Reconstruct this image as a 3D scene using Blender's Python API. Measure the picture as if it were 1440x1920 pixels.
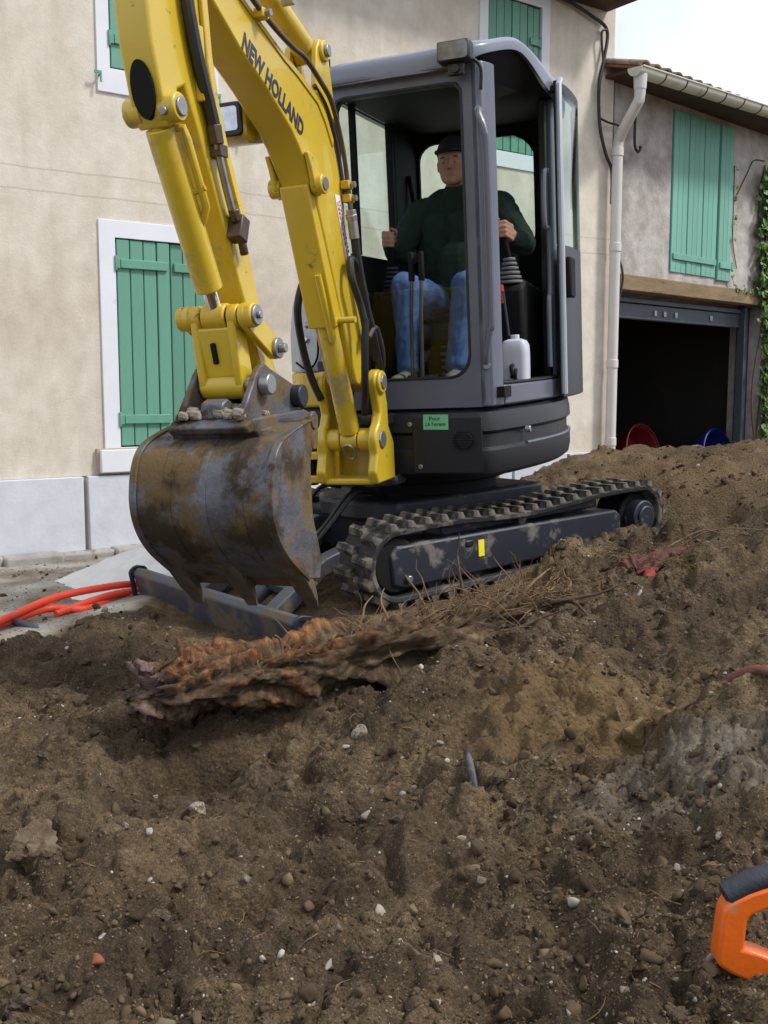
import bpy, bmesh, math, random
import numpy as np
from mathutils import Matrix, Vector
R = math.radians
for o in list(bpy.data.objects): bpy.data.objects.remove(o)
S = bpy.context.scene
COL = S.collection

# ------------------------------------------------------------ camera, sky, sun, exposure
cam_d = bpy.data.cameras.new('camera'); cam = bpy.data.objects.new('camera', cam_d); COL.objects.link(cam)
cam.location = (0, 0, 1.12); cam.rotation_euler = (R(90 - 6.61), 0, 0)
cam_d.sensor_fit = 'HORIZONTAL'; cam_d.sensor_width = 36; cam_d.lens = 36 * 1941 / 1440
cam_d.clip_start = 0.05; cam_d.clip_end = 2000
S.camera = cam
SUN_AZ, SUN_EL = R(102), R(50)         # compass style: from +Y towards +X, high to the right of the camera
W = bpy.data.worlds.new('World'); S.world = W; W.use_nodes = True
nt = W.node_tree; nt.nodes.clear()
out = nt.nodes.new('ShaderNodeOutputWorld'); bg = nt.nodes.new('ShaderNodeBackground')
sky = nt.nodes.new('ShaderNodeTexSky'); sky.sky_type = 'NISHITA'; sky.sun_disc = False
sky.sun_elevation = SUN_EL; sky.sun_rotation = SUN_AZ; sky.air_density = 1.0; sky.dust_density = 2.0
# overcast: a bright cloud deck with soft grey patches over the clear sky
tc = nt.nodes.new('ShaderNodeTexCoord'); nz = nt.nodes.new('ShaderNodeTexNoise')
nz.inputs['Scale'].default_value = 2.3; nz.inputs['Detail'].default_value = 5; nz.inputs['Roughness'].default_value = .5
rp = nt.nodes.new('ShaderNodeValToRGB')
rp.color_ramp.elements[0].position = .40; rp.color_ramp.elements[0].color = (4.3, 4.9, 6.0, 1)
rp.color_ramp.elements[1].position = .62; rp.color_ramp.elements[1].color = (7.7, 7.8, 7.9, 1)
mx = nt.nodes.new('ShaderNodeMixRGB'); mx.inputs[0].default_value = .86
nt.links.new(tc.outputs['Generated'], nz.inputs['Vector']); nt.links.new(nz.outputs['Fac'], rp.inputs[0])
nt.links.new(sky.outputs[0], mx.inputs[1]); nt.links.new(rp.outputs[0], mx.inputs[2])
nt.links.new(mx.outputs[0], bg.inputs[0]); bg.inputs[1].default_value = .080
nt.links.new(bg.outputs[0], out.inputs[0])
sd = bpy.data.lights.new('sun', 'SUN'); sd.energy = 1.5; sd.angle = R(10); sd.color = (1, .965, .91)
so = bpy.data.objects.new('sun', sd); COL.objects.link(so)
so.rotation_euler = (R(90) - SUN_EL, 0, math.pi - SUN_AZ)
S.view_settings.view_transform = 'Standard'; S.view_settings.look = 'None'
S.view_settings.exposure = 1.12; S.view_settings.gamma = 1; S.view_settings.use_curve_mapping = False

# ------------------------------------------------------------ materials
def nodes(m): return m.node_tree.nodes, m.node_tree.links
def mat(name, col, rough=.6, metal=0, var=.12, vs=5., dirt=None, bump=0, bs=60., rand=0, spec=.5, dirt2=None, coat=0, stretch=None):
    """procedural paint / metal / stone; dirt = (colour, cover 0..1, scale)"""
    m = bpy.data.materials.new(name); m.use_nodes = True
    N, L = nodes(m); b = N['Principled BSDF']
    tc = N.new('ShaderNodeTexCoord'); src = tc.outputs['Object']
    if stretch:
        mp = N.new('ShaderNodeMapping'); mp.inputs['Scale'].default_value = stretch
        L.new(src, mp.inputs[0]); src = mp.outputs[0]
    def noise(sc, det=4, ro=.6):
        n = N.new('ShaderNodeTexNoise'); n.inputs['Scale'].default_value = sc; n.inputs['Detail'].default_value = det
        n.inputs['Roughness'].default_value = ro; L.new(src, n.inputs['Vector']); return n.outputs['Fac']
    mr = N.new('ShaderNodeMapRange'); mr.inputs[1].default_value = .3; mr.inputs[2].default_value = .7
    mr.inputs[3].default_value = 1 - var; mr.inputs[4].default_value = 1 + var
    L.new(noise(vs), mr.inputs[0]); fac = mr.outputs[0]
    if rand:
        oi = N.new('ShaderNodeObjectInfo'); m2 = N.new('ShaderNodeMapRange')
        m2.inputs[3].default_value = 1 - rand; m2.inputs[4].default_value = 1 + rand
        L.new(oi.outputs['Random'], m2.inputs[0])
        mu = N.new('ShaderNodeMath'); mu.operation = 'MULTIPLY'; L.new(fac, mu.inputs[0]); L.new(m2.outputs[0], mu.inputs[1]); fac = mu.outputs[0]
    vm = N.new('ShaderNodeVectorMath'); vm.operation = 'SCALE'; vm.inputs[0].default_value = col[:3]
    L.new(fac, vm.inputs['Scale']); c = vm.outputs[0]; rg = None
    for d in (dirt, dirt2):
        if not d: continue
        dc, cover, sc = d
        r = N.new('ShaderNodeMapRange'); t = .72 - .46 * cover
        r.inputs[1].default_value = t; r.inputs[2].default_value = t + .10; L.new(noise(sc, 6, .68), r.inputs[0])
        mix = N.new('ShaderNodeMixRGB'); mix.inputs[2].default_value = (*dc[:3], 1)
        L.new(r.outputs[0], mix.inputs[0]); L.new(c, mix.inputs[1]); c = mix.outputs[0]
        rr = N.new('ShaderNodeMix'); L.new(r.outputs[0], rr.inputs[0])
        if rg is None: rr.inputs[2].default_value = rough
        else: L.new(rg, rr.inputs[2])
        rr.inputs[3].default_value = .92; rg = rr.outputs[0]
    L.new(c, b.inputs['Base Color'])
    if rg is not None: L.new(rg, b.inputs['Roughness'])
    else: b.inputs['Roughness'].default_value = rough
    b.inputs['Metallic'].default_value = metal; b.inputs['Specular IOR Level'].default_value = spec
    b.inputs['Coat Weight'].default_value = coat
    if bump:
        bp = N.new('ShaderNodeBump'); bp.inputs['Strength'].default_value = bump; bp.inputs['Distance'].default_value = .01
        L.new(noise(bs, 4, .65), bp.inputs['Height']); L.new(bp.outputs[0], b.inputs['Normal'])
    return m
def glass(name, tint=(.9, .95, .93), refl=.12, rough=.02):
    m = bpy.data.materials.new(name); m.use_nodes = True; N, L = nodes(m); N.clear()
    o = N.new('ShaderNodeOutputMaterial'); t = N.new('ShaderNodeBsdfTransparent'); t.inputs[0].default_value = (*tint, 1)
    g = N.new('ShaderNodeBsdfGlossy'); g.inputs['Roughness'].default_value = rough
    f = N.new('ShaderNodeLayerWeight'); f.inputs[0].default_value = .5
    pw = N.new('ShaderNodeMath'); pw.operation = 'POWER'; pw.inputs[1].default_value = 5; L.new(f.outputs['Facing'], pw.inputs[0])
    a = N.new('ShaderNodeMath'); a.operation = 'MULTIPLY_ADD'; a.inputs[1].default_value = .7; a.inputs[2].default_value = refl; L.new(pw.outputs[0], a.inputs[0])
    x = N.new('ShaderNodeMixShader'); L.new(a.outputs[0], x.inputs[0]); L.new(t.outputs[0], x.inputs[1]); L.new(g.outputs[0], x.inputs[2])
    L.new(x.outputs[0], o.inputs[0]); return m
MUD = (.105, .075, .042); DUST = (.26, .21, .15)
M = dict(
 yellow=mat('yellow_paint', (.57, .395, .022), .36, var=.09, vs=3, dirt=((.055, .038, .020), .20, 13), dirt2=((.33, .25, .09), .34, 3.5), coat=.5, bump=.04, bs=25),
 yellow_worn=mat('worn_yellow_paint', (.58, .37, .02), .42, var=.10, vs=5, dirt=((.09, .055, .025), .30, 14), bump=.06, bs=40),
 grey=mat('grey_cab_paint', (.098, .105, .140), .40, var=.08, vs=3, dirt=((.17, .165, .17), .16, 6), coat=.2),
 roof=mat('pale_grey_roof_paint', (.165, .178, .235), .36, var=.06, vs=3, coat=.3),
 dark=mat('dark_body_plastic', (.011, .012, .017), .42, var=.15, vs=4, dirt=((.045, .042, .042), .26, 5), bump=.05, bs=90),
 black=mat('black_interior', (.004, .004, .0045), .7, var=.1, spec=.25),
 seal=mat('black_rubber_seal', (.005, .005, .006), .5),
 rubber=mat('track_rubber', (.014, .014, .016), .72, var=.15, vs=8, dirt=((.13, .115, .095), .46, 6), bump=.25, bs=45),
 lug=mat('track_lug_rubber', (.016, .016, .018), .72, var=.15, vs=10, rand=.15, dirt=((.14, .118, .09), .54, 11), bump=.25, bs=45),
 frame=mat('undercarriage_steel', (.014, .016, .026), .5, var=.15, vs=5, dirt=((.15, .13, .11), .36, 5), bump=.06),
 blade=mat('blade_steel', (.075, .083, .105), .5, metal=.3, var=.15, vs=6, dirt=((.15, .112, .072), .42, 6), bump=.12),
 bucket=mat('bucket_steel', (.115, .117, .135), .42, metal=.35, var=.30, vs=9, dirt=((.150, .098, .045), .56, 4.6), dirt2=((.050, .034, .020), .46, 3.4), bump=.35, bs=50),
 bucketmud=mat('muddy_bucket_steel', (.075, .06, .045), .7, var=.3, vs=9, dirt=((.13, .085, .04), .6, 7), dirt2=((.03, .022, .015), .3, 9), bump=.4, bs=50),
 steel=mat('bare_steel', (.30, .30, .31), .35, metal=.7, var=.2, vs=20, dirt=((.12, .09, .05), .2, 20)),
 chrome=mat('chrome_rod', (.75, .75, .77), .12, metal=1, var=.03),
 hose=mat('hydraulic_hose', (.014, .014, .015), .45, var=.2, vs=15),
 tube=mat('brown_steel_tube', (.085, .06, .045), .42, metal=.4, var=.2, vs=12),
 silver=mat('silver_hood_paint', (.40, .42, .47), .35, metal=.2, var=.06),
 navy=mat('navy_lettering', (.018, .02, .05), .4),
 white=mat('white_print', (.72, .70, .70), .5), redprint=mat('red_print', (.40, .03, .06), .5),
 note=mat('green_note_paper', (.17, .50, .26), .7, var=.06), ink=mat('ink', (.015, .03, .02), .7),
 lens_dark=mat('work_lamp_lens', (.16, .16, .165), .15, metal=.5, var=.3, vs=25), lens=mat('lamp_lens', (.62, .63, .66), .10, metal=.75, var=.25, vs=18), lampbox=mat('lamp_housing', (.012, .012, .013), .45),
 glass=glass('clear_glass', refl=.03), gglass=glass('green_tinted_glass', (.86, .94, .91), .03), lowglass=glass('lower_windscreen_glass', (.78, .85, .86), .018, .05),
 orange_plastic=mat('orange_plastic', (.70, .125, .010), .34, var=.12, vs=8, dirt=((.38, .20, .10), .24, 16), bump=.1, bs=90),
 jug=mat('white_plastic_jug', (.50, .52, .58), .45, var=.08),
 red=mat('red_plastic', (.45, .02, .02), .4), seatcloth=mat('grey_seat_cloth', (.03, .031, .036), .85, var=.2, vs=20),
 bellows=mat('grey_bellows', (.14, .14, .145), .7, var=.1),
)

# ------------------------------------------------------------ mesh builder
def rz(a): return np.array([[math.cos(a), -math.sin(a), 0], [math.sin(a), math.cos(a), 0], [0, 0, 1.]])
def unit(v): v = np.asarray(v, float); return v / (np.linalg.norm(v) + 1e-12)
class MB:
    def __init__(s, T=None, off=(0, 0, 0)): s.v = []; s.f = []; s.T = T; s.off = np.array(off, float); s.mi = []; s.cur = 0
    def add(s, verts, faces):
        b = len(s.v); A = np.asarray(verts, float)
        if s.T is not None: A = A @ s.T.T
        s.v.extend((A + s.off).tolist()); s.f.extend([tuple(b + i for i in f) for f in faces]); s.mi.extend([s.cur] * len(faces)); return s
    def box(s, c, d, rot=None):
        c = np.array(c, float); h = np.array(d, float) / 2
        A = np.array([[x, y, z] for x in (-1, 1) for y in (-1, 1) for z in (-1, 1)]) * h
        if rot is not None: A = A @ np.asarray(rot).T
        return s.add(A + c, [(0, 1, 3, 2), (4, 6, 7, 5), (0, 4, 5, 1), (2, 3, 7, 6), (0, 2, 6, 4), (1, 5, 7, 3)])
    def prism(s, poly, lo, hi, axis=1):
        """poly in the two other axes (kept in order), extruded along axis"""
        n = len(poly); V = []
        for e in (lo, hi):
            for a, b in poly:
                p = [a, b]; p.insert(axis, e); V.append(p)
        F = [tuple(range(n)), tuple(range(2 * n - 1, n - 1, -1))] + [(i, n + i, n + (i + 1) % n, (i + 1) % n) for i in range(n)]
        return s.add(V, F)
    def rings(s, rr, closed=True, cap0=True, cap1=True, loop=False):
        n = len(rr[0]); V = [p for r_ in rr for p in r_]; F = []
        m = len(rr)
        for i in range(m if loop else m - 1):
            i2 = (i + 1) % m
            for j in range(n if closed else n - 1):
                k = (j + 1) % n; F.append((i * n + j, i * n + k, i2 * n + k, i2 * n + j))
        if cap0 and closed and not loop: F.append(tuple(range(n - 1, -1, -1)))
        if cap1 and closed and not loop: F.append(tuple((m - 1) * n + j for j in range(n)))
        return s.add(V, F)
    def tube(s, path, r, n=10, caps=True, squash=None):
        P = [np.array(p, float) for p in path]; m = len(P)
        rad = r if hasattr(r, '__len__') else [r] * m
        T = [unit(P[min(i + 1, m - 1)] - P[max(i - 1, 0)]) for i in range(m)]
        a = np.array([0, 0, 1.]) if abs(T[0][2]) < .9 else np.array([1., 0, 0])
        nrm = unit(np.cross(T[0], a)); rr = []
        for i in range(m):
            nrm = unit(nrm - T[i] * (nrm @ T[i])); bn = np.cross(T[i], nrm)
            rr.append([P[i] + rad[i] * (nrm * math.cos(t) + bn * math.sin(t)) for t in np.linspace(0, 2 * math.pi, n, endpoint=False)])
        return s.rings(rr, cap0=caps, cap1=caps)
    def cyl(s, a, b, r, r2=None, n=20): return s.tube([a, b], [r, r if r2 is None else r2], n)
    def strip(s, prof, lo, hi, th, axis=1):
        """thin shell: open profile (two axes) thickened by th to its left, extruded along axis"""
        P = np.array(prof, float); m = len(P); q = []
        for i in range(m):
            t = unit(P[min(i + 1, m - 1)] - P[max(i - 1, 0)]); q.append(P[i] + th * np.array([-t[1], t[0]]))
        poly = [tuple(p) for p in P] + [tuple(p) for p in q[::-1]]
        V = []; n = 2 * m
        for e in (lo, hi):
            for a, b in poly:
                p = [a, b]; p.insert(axis, e); V.append(p)
        F = [(i, n + i, n + (i + 1) % n, (i + 1) % n) for i in range(n)]
        for k in range(m - 1):
            F.append((k, k + 1, n - 2 - k, n - 1 - k)); F.append((n + k + 1, n + k, n + n - 1 - k, n + n - 2 - k))
        return s.add(V, F)
    def mesh(s, name, smooth=35):
        me = bpy.data.meshes.new(name); me.from_pydata(s.v, [], s.f)
        bm = bmesh.new(); bm.from_mesh(me); bmesh.ops.recalc_face_normals(bm, faces=bm.faces); bm.to_mesh(me); bm.free()
        if any(s.mi): me.polygons.foreach_set('material_index', s.mi)
        if smooth: me.shade_smooth(); me.set_sharp_from_angle(angle=R(smooth))
        return me
    def build(s, name, m, parent=None, bevel=0, smooth=35, seg=2):
        me = s.mesh(name, smooth)
        for mm in (m if isinstance(m, (list, tuple)) else [m]): me.materials.append(M[mm] if isinstance(mm, str) else mm)
        o = bpy.data.objects.new(name, me); COL.objects.link(o); o.parent = parent
        if bevel:
            b = o.modifiers.new('bevel', 'BEVEL'); b.width = bevel; b.segments = seg; b.limit_method = 'ANGLE'; b.angle_limit = R(35); b.harden_normals = False
        return o
def tag(o, label, cat, group=None, kind=None):
    if label: o['label'] = label
    if cat: o['category'] = cat
    if group: o['group'] = group
    if kind: o['kind'] = kind
    return o
def empty(name, loc, label, cat, group=None, mtx=None):
    o = bpy.data.objects.new(name, None); COL.objects.link(o); o.empty_display_size = .2
    if mtx is not None: o.matrix_world = mtx
    else: o.location = loc
    return tag(o, label, cat, group)
def inst(name, me, parent, mtx):
    o = bpy.data.objects.new(name, me); COL.objects.link(o); o.parent = parent; o.matrix_local = mtx; return o
def spline(P, k=6):
    P = [np.array(p, float) for p in P]; out = []
    for i in range(len(P) - 1):
        p0, p1, p2, p3 = P[max(i - 1, 0)], P[i], P[i + 1], P[min(i + 2, len(P) - 1)]
        for t in np.linspace(0, 1, k, endpoint=False):
            out.append(.5 * ((2 * p1) + (-p0 + p2) * t + (2 * p0 - 5 * p1 + 4 * p2 - p3) * t * t + (-p0 + 3 * p1 - 3 * p2 + p3) * t ** 3))
    out.append(P[-1]); return out
def rrect(x0, x1, y0, y1, r, n=5):
    out = []
    rs = r if hasattr(r, '__len__') else [r] * 4
    for (cx, cy, a0), rr in zip(((x1, y0, -90), (x1, y1, 0), (x0, y1, 90), (x0, y0, 180)), rs):
        sx = -1 if cx == x1 else 1; sy = 1 if cy == y0 else -1
        for t in np.linspace(a0, a0 + 90, n): out.append((cx + sx * rr + rr * math.cos(R(t)), cy + sy * rr + rr * math.sin(R(t))))
    return out
def resample(P, n):
    P = [np.array(p, float) for p in P]; P.append(P[0]); d = [0]
    for a, b in zip(P, P[1:]): d.append(d[-1] + np.linalg.norm(b - a))
    o = []
    for t in np.linspace(0, d[-1], n, endpoint=False):
        i = max(0, np.searchsorted(d, t, 'right') - 1); f = (t - d[i]) / max(1e-9, d[i + 1] - d[i]); o.append(P[i] * (1 - f) + P[i + 1] * f)
    return o
def ringplate(mb, outer, inner, lo, hi, axis):
    """plate with a hole: both loops have the same number of points"""
    n = len(outer); V = []
    for loop, e in ((outer, lo), (inner, lo), (outer, hi), (inner, hi)):
        for a, b in loop:
            p = [a, b]; p.insert(axis, e); V.append(p)
    F = []
    for i in range(n):
        k = (i + 1) % n
        F += [(i, k, n + k, n + i), (2 * n + k, 2 * n + i, 3 * n + i, 3 * n + k), (i, 2 * n + i, 2 * n + k, k), (n + k, 3 * n + k, 3 * n + i, n + i)]
    return mb.add(V, F)
# value noise on arrays
def _h(ix, iy, seed):
    h = (ix.astype(np.int64) * 374761393 + iy.astype(np.int64) * 668265263 + seed * 974711) & 0xffffffff
    h = ((h ^ (h >> 13)) * 1274126177) & 0xffffffff
    return ((h ^ (h >> 16)) & 0xffff) / 65535.
def vnoise(x, y, seed=0):
    xi = np.floor(x); yi = np.floor(y); fx = x - xi; fy = y - yi; fx = fx * fx * fx * (fx * (fx * 6 - 15) + 10); fy = fy * fy * fy * (fy * (fy * 6 - 15) + 10)
    a = _h(xi, yi, seed); b = _h(xi + 1, yi, seed); c = _h(xi, yi + 1, seed); d = _h(xi + 1, yi + 1, seed)
    return (a * (1 - fx) + b * fx) * (1 - fy) + (c * (1 - fx) + d * fx) * fy - .5
def fbm(x, y, sc, oct=4, seed=0, gain=.5):
    t = 0; a = 1.; c, s_ = math.cos(.6), math.sin(.6)
    for k in range(oct):
        t = t + a * vnoise(x / sc, y / sc, seed + k); a *= gain; sc /= 2.03; x, y = c * x - s_ * y, s_ * x + c * y
    return t
# ------------------------------------------------------------ ground: dug-over mound of soil
GP = [
 (-0.693, 1.75, -0.013), (-0.308, 1.75, -0.013), (0.0, 1.72, 0.006), (0.355, 1.7, 0.019), (0.642, 1.62, 0.071), (-0.879, 2.25, -0.05), (-0.382, 2.2, -0.024),
 (0.0, 2.2, -0.024), (0.437, 2.12, 0.017), (0.789, 2.02, 0.069), (-1.08, 2.8, -0.02), (-0.7, 2.78, -0.012), (-0.405, 2.8, -0.02), (0.0, 2.68, 0.029),
 (0.387, 2.58, 0.069), (0.704, 2.48, 0.11), (0.918, 2.38, 0.151), (-1.181, 3.08, 0.036), (-0.837, 3.02, 0.041), (-0.635, 3.05, -0.004), (-0.358, 3.05, 0.03),
 (-0.162, 3.05, 0.08), (0.126, 2.95, 0.114), (0.421, 2.82, 0.128), (0.625, 2.66, 0.14), (0.827, 2.68, 0.199), (1.024, 2.68, 0.258), (-1.372, 3.6, 0.05),
 (-0.964, 3.5, 0.061), (-0.684, 3.3, 0.04), (-0.391, 3.35, 0.07), (0.0, 3.3, 0.14), (0.462, 3.12, 0.193), (0.741, 2.9, 0.132), (0.929, 3.02, 0.173),
 (1.162, 3.05, 0.23), (-1.648, 4.35, 0.056), (-1.137, 4.15, 0.067), (-0.675, 4.0, 0.051), (-0.244, 3.85, 0.08), (0.255, 3.72, 0.176), (0.625, 3.6, 0.226),
 (1.004, 3.6, 0.245), (1.325, 3.5, 0.288), (-1.502, 4.85, 0.045), (-1.236, 5.15, 0.061), (0.293, 4.3, 0.19), (0.681, 4.65, 0.214), (1.091, 4.35, 0.318),
 (1.561, 4.15, 0.377), (0.91, 4.85, 0.367), (1.268, 5.08, 0.425), (1.574, 5.05, 0.469), (1.868, 5.0, 0.514), (1.74, 6.0, 0.518), (2.233, 6.0, 0.596),
 (1.684, 8.6, 0.605), (2.053, 8.3, 0.631), (2.361, 7.9, 0.663), (2.65, 7.8, 0.733), (2.853, 7.7, 0.762), (-0.122, 4.542, 0.132), (-0.518, 5.044, 0.182),
 (-0.91, 5.551, 0.132), (0.429, 4.972, 0.175), (0.033, 5.475, 0.225), (-0.359, 5.981, 0.175), (0.98, 5.402, 0.217), (0.583, 5.905, 0.267), (0.192, 6.411, 0.217),
 (1.452, 5.771, 0.254), (1.055, 6.273, 0.304), (0.663, 6.78, 0.254), (-0.435, 4.221, 0.025), (-0.743, 4.615, 0.025), (-1.05, 5.009, 0.025), (-1.359, 5.403, 0.035),
 (-0.67, 4.926, 0.06), (-0.334, 4.49, 0.11), (-1.041, 5.397, 0.09), (-0.184, 4.493, 0.127),
]
GP += [(-1.9, 4.6, .0), (-1.6, 5.1, .01), (-1.5, 5.7, .02), (-2.6, 5.2, 0), (-3.2, 6.2, 0), (-2.2, 6.6, 0), (-1.2, 7.4, .02), (0, 8.2, .1), (1, 9.0, .3), (-4, 4.5, 0), (-2.2, 3.6, .04), (-2.4, 2.2, .02), (-1.6, 1.2, 0), (1.6, 1.2, .1), (0, .8, 0),
 (1.9, 2.2, .25), (2.4, 3.4, .4), (3.2, 5.2, .7), (3.6, 7.0, .75), (2.3, 9.4, .35), (3.2, 9.9, .3), (4.6, 10.2, .35), (5.2, 12, .2), (5, 5, .6), (3.5, 2, .3)]
GPA = np.array(GP)
def _tps(A, B):
    d2 = ((A[:, None, :2] - B[None, :, :2]) ** 2).sum(-1); return .5 * d2 * np.log(d2 + 1e-12)
_n = len(GPA); _K = np.zeros((_n + 3, _n + 3)); _K[:_n, :_n] = _tps(GPA, GPA) + .004 * np.eye(_n)
_P = np.c_[np.ones(_n), GPA[:, :2]]; _K[:_n, _n:] = _P; _K[_n:, :_n] = _P.T
_w = np.linalg.solve(_K, np.r_[GPA[:, 2], 0, 0, 0])
def base_z(x, y):
    """smooth mound height; settles to the level street far away"""
    x = np.asarray(x, float); y = np.asarray(y, float); sh = x.shape; x = x.ravel(); y = y.ravel(); z = np.zeros_like(x)
    for i in range(_n):
        d2 = (x - GPA[i, 0]) ** 2 + (y - GPA[i, 1]) ** 2; z += _w[i] * .5 * d2 * np.log(d2 + 1e-12)
    z += _w[_n] + _w[_n + 1] * x + _w[_n + 2] * y
    r = np.sqrt((x - .6) ** 2 + ((y - 5) * .85) ** 2); f = np.clip((r - 4.6) / 2.2, 0, 1); f = f * f * (3 - 2 * f)
    return (np.clip(z, -.3, .95) * (1 - f)).reshape(sh)
def sm(a, lo, hi): t = np.clip((a - lo) / (hi - lo), 0, 1); return t * t * (3 - 2 * t)
def rough_mask(x, y):
    """1 on the loose soil, 0 on the trodden yard in front of the house"""
    e = (-1.60 + .482 * (y - 4.3)) - x + .12 * vnoise(x * 4, y * 4, 5) + .05 * vnoise(x * 13, y * 13, 6)
    yard = sm(e, -.02, .09)
    return 1 - yard
def machine_mask(x, y):
    """1 where the tracks and the blade have pressed the soil flat"""
    u = -.788 * (x - .27) - .616 * (y - 5.66); v = .616 * (x - .27) - .788 * (y - 5.66)
    return sm(u, -1.5, -1.1) * sm(-u, -1.62, -1.42) * sm(-np.abs(v), -1.05, -.82)
def detail(x, y):
    m = rough_mask(x, y)
    near = sm(y, 3.2, 4.6) * sm(-x, -.9, -.3)                          # flatter spread soil in front of the blade
    d = .105 * fbm(x, y, .55, 3, 11) + .072 * fbm(x, y, .17, 4, 21, .5) + .010 * fbm(x, y, .045, 3, 31, .6)
    bil = np.abs(fbm(x, y, .12, 3, 41, .5)); d += .055 * (.16 - bil)
    crk = np.abs(fbm(x, y, .30, 4, 51, .55)); d -= .035 * np.exp(-(crk / .02) ** 2) * sm(vnoise(x * 2.2, y * 2.2, 52), .0, .2)
    crust = sm(x, .25, .7) * sm(-np.abs(y - 2.55), -.5, -.2)           # layered, cracked bank on the right
    lay = fbm(x * .45 + y * .2, y * 2.0, .09, 4, 61); tq = lay * 5 + y * 9; d += crust * (.035 * lay - .034 * (1 - (tq - np.floor(tq))) ** 2.5 * sm(vnoise(x * 5, y * 5, 64), -.15, .1))
    return d * (.10 + .90 * m) * (1 - .55 * near) * (1 - .75 * machine_mask(x, y))
def axis_pts(lo, hi, step, far_lo, far_hi, g=1.045):
    a = list(np.arange(lo, hi, step)); s_ = step
    while a[-1] < far_hi: s_ *= g; a.append(a[-1] + s_)
    b = []; c = lo; s_ = step
    while c > far_lo: s_ *= g; c -= s_; b.append(c)
    return np.array(b[::-1] + a)
gx = axis_pts(-1.2, 1.3, .0075, -90, 90); gy = axis_pts(1.35, 3.6, .0072, -60, 150, 1.04)
GX, GY = np.meshgrid(gx, gy)
GZ = base_z(GX, GY) + detail(GX, GY) * sm(-np.hypot(GX, GY - 5), -14, -7)
# clods pressed into the surface
rng = np.random.default_rng(7)
GH = np.zeros_like(GZ)
def stamp(cx, cy, r, hgt, sq, ang):
    i0, i1 = np.searchsorted(gx, (cx - r * 1.3, cx + r * 1.3)); j0, j1 = np.searchsorted(gy, (cy - r * 1.3, cy + r * 1.3))
    if i1 - i0 < 2 or j1 - j0 < 2: return
    X = GX[j0:j1, i0:i1] - cx; Y = GY[j0:j1, i0:i1] - cy
    c, s_ = math.cos(ang), math.sin(ang); a = (c * X + s_ * Y) / r; b = (-s_ * X + c * Y) / (r * sq)
    a = a + .35 * vnoise(X / r * 1.7 + cx * 91, Y / r * 1.7, 3); b = b + .35 * vnoise(X / r * 1.7, Y / r * 1.7 + cy * 77, 4); e = np.abs(a) ** 2.6 + np.abs(b) ** 2.6
    GH[j0:j1, i0:i1] = np.maximum(GH[j0:j1, i0:i1], hgt * np.clip(1 - e, 0, 1) ** .5)
for k in range(13000):
    t = rng.random(); y = 1.4 + 3.8 * t ** 1.2; x = (rng.random() - .5) * (1.6 + .78 * y) + .1
    if rough_mask(np.array(x), np.array(y)) < .6 or machine_mask(np.array(x), np.array(y)) > .5: continue
    r = min(.05, .0075 + .0065 * rng.pareto(2.3)); stamp(x, y, r, r * rng.uniform(.45, 1.05), rng.uniform(.5, 1), rng.random() * 6.3)
for k in range(420):
    t = rng.random(); y = 1.5 + 3.2 * t; x = (rng.random() - .5) * (.4 + .78 * y)
    if rough_mask(np.array(x), np.array(y)) < .6 or machine_mask(np.array(x), np.array(y)) > .3: continue
    r = rng.uniform(.03, .075); stamp(x, y, r, r * rng.uniform(.35, .75), rng.uniform(.5, .95), rng.random() * 6.3)
for k in range(900):
    y = rng.uniform(4.6, 9); x = rng.uniform(.8, 3.4)
    r = min(.13, .02 + .02 * rng.pareto(2.4)); stamp(x, y, r, r * rng.uniform(.4, .9), rng.uniform(.55, 1), rng.random() * 6.3)
GZ += GH
# soil pushed up between blade and track, hollow under the torn root
GZ += .085 * np.exp(-((GX + .13) / .15) ** 2 - ((GY - 4.24) / .15) ** 2)
e = ((GX + .50) / .30) ** 2 + ((GY - 3.07 - .45 * (GX + .5)) / .13) ** 2; GZ -= .15 * np.exp(-e)
e = ((GX - .22) / .22) ** 2 + ((GY - 3.56 - .55 * (GX - .22)) / .07) ** 2; GZ -= .06 * np.exp(-e)
def ground_z(x, y):
    i = int(np.clip(np.searchsorted(gx, x), 1, len(gx) - 1)); j = int(np.clip(np.searchsorted(gy, y), 1, len(gy) - 1))
    fx = (x - gx[i - 1]) / (gx[i] - gx[i - 1]); fy = (y - gy[j - 1]) / (gy[j] - gy[j - 1])
    return float((GZ[j - 1, i - 1] * (1 - fx) + GZ[j - 1, i] * fx) * (1 - fy) + (GZ[j, i - 1] * (1 - fx) + GZ[j, i] * fx) * fy)
nxg, nyg = len(gx), len(gy)
V = np.stack([GX.ravel(), GY.ravel(), GZ.ravel()], 1)
ii = (np.arange(nyg - 1)[:, None] * nxg + np.arange(nxg - 1)[None, :]).ravel()
Fq = np.stack([ii, ii + 1, ii + 1 + nxg, ii + nxg], 1)
me = bpy.data.meshes.new('ground'); me.vertices.add(len(V)); me.vertices.foreach_set('co', V.ravel())
me.loops.add(Fq.size); me.loops.foreach_set('vertex_index', Fq.ravel()); me.polygons.add(len(Fq))
me.polygons.foreach_set('loop_start', np.arange(0, Fq.size, 4)); me.update(calc_edges=True); me.shade_smooth()
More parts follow.
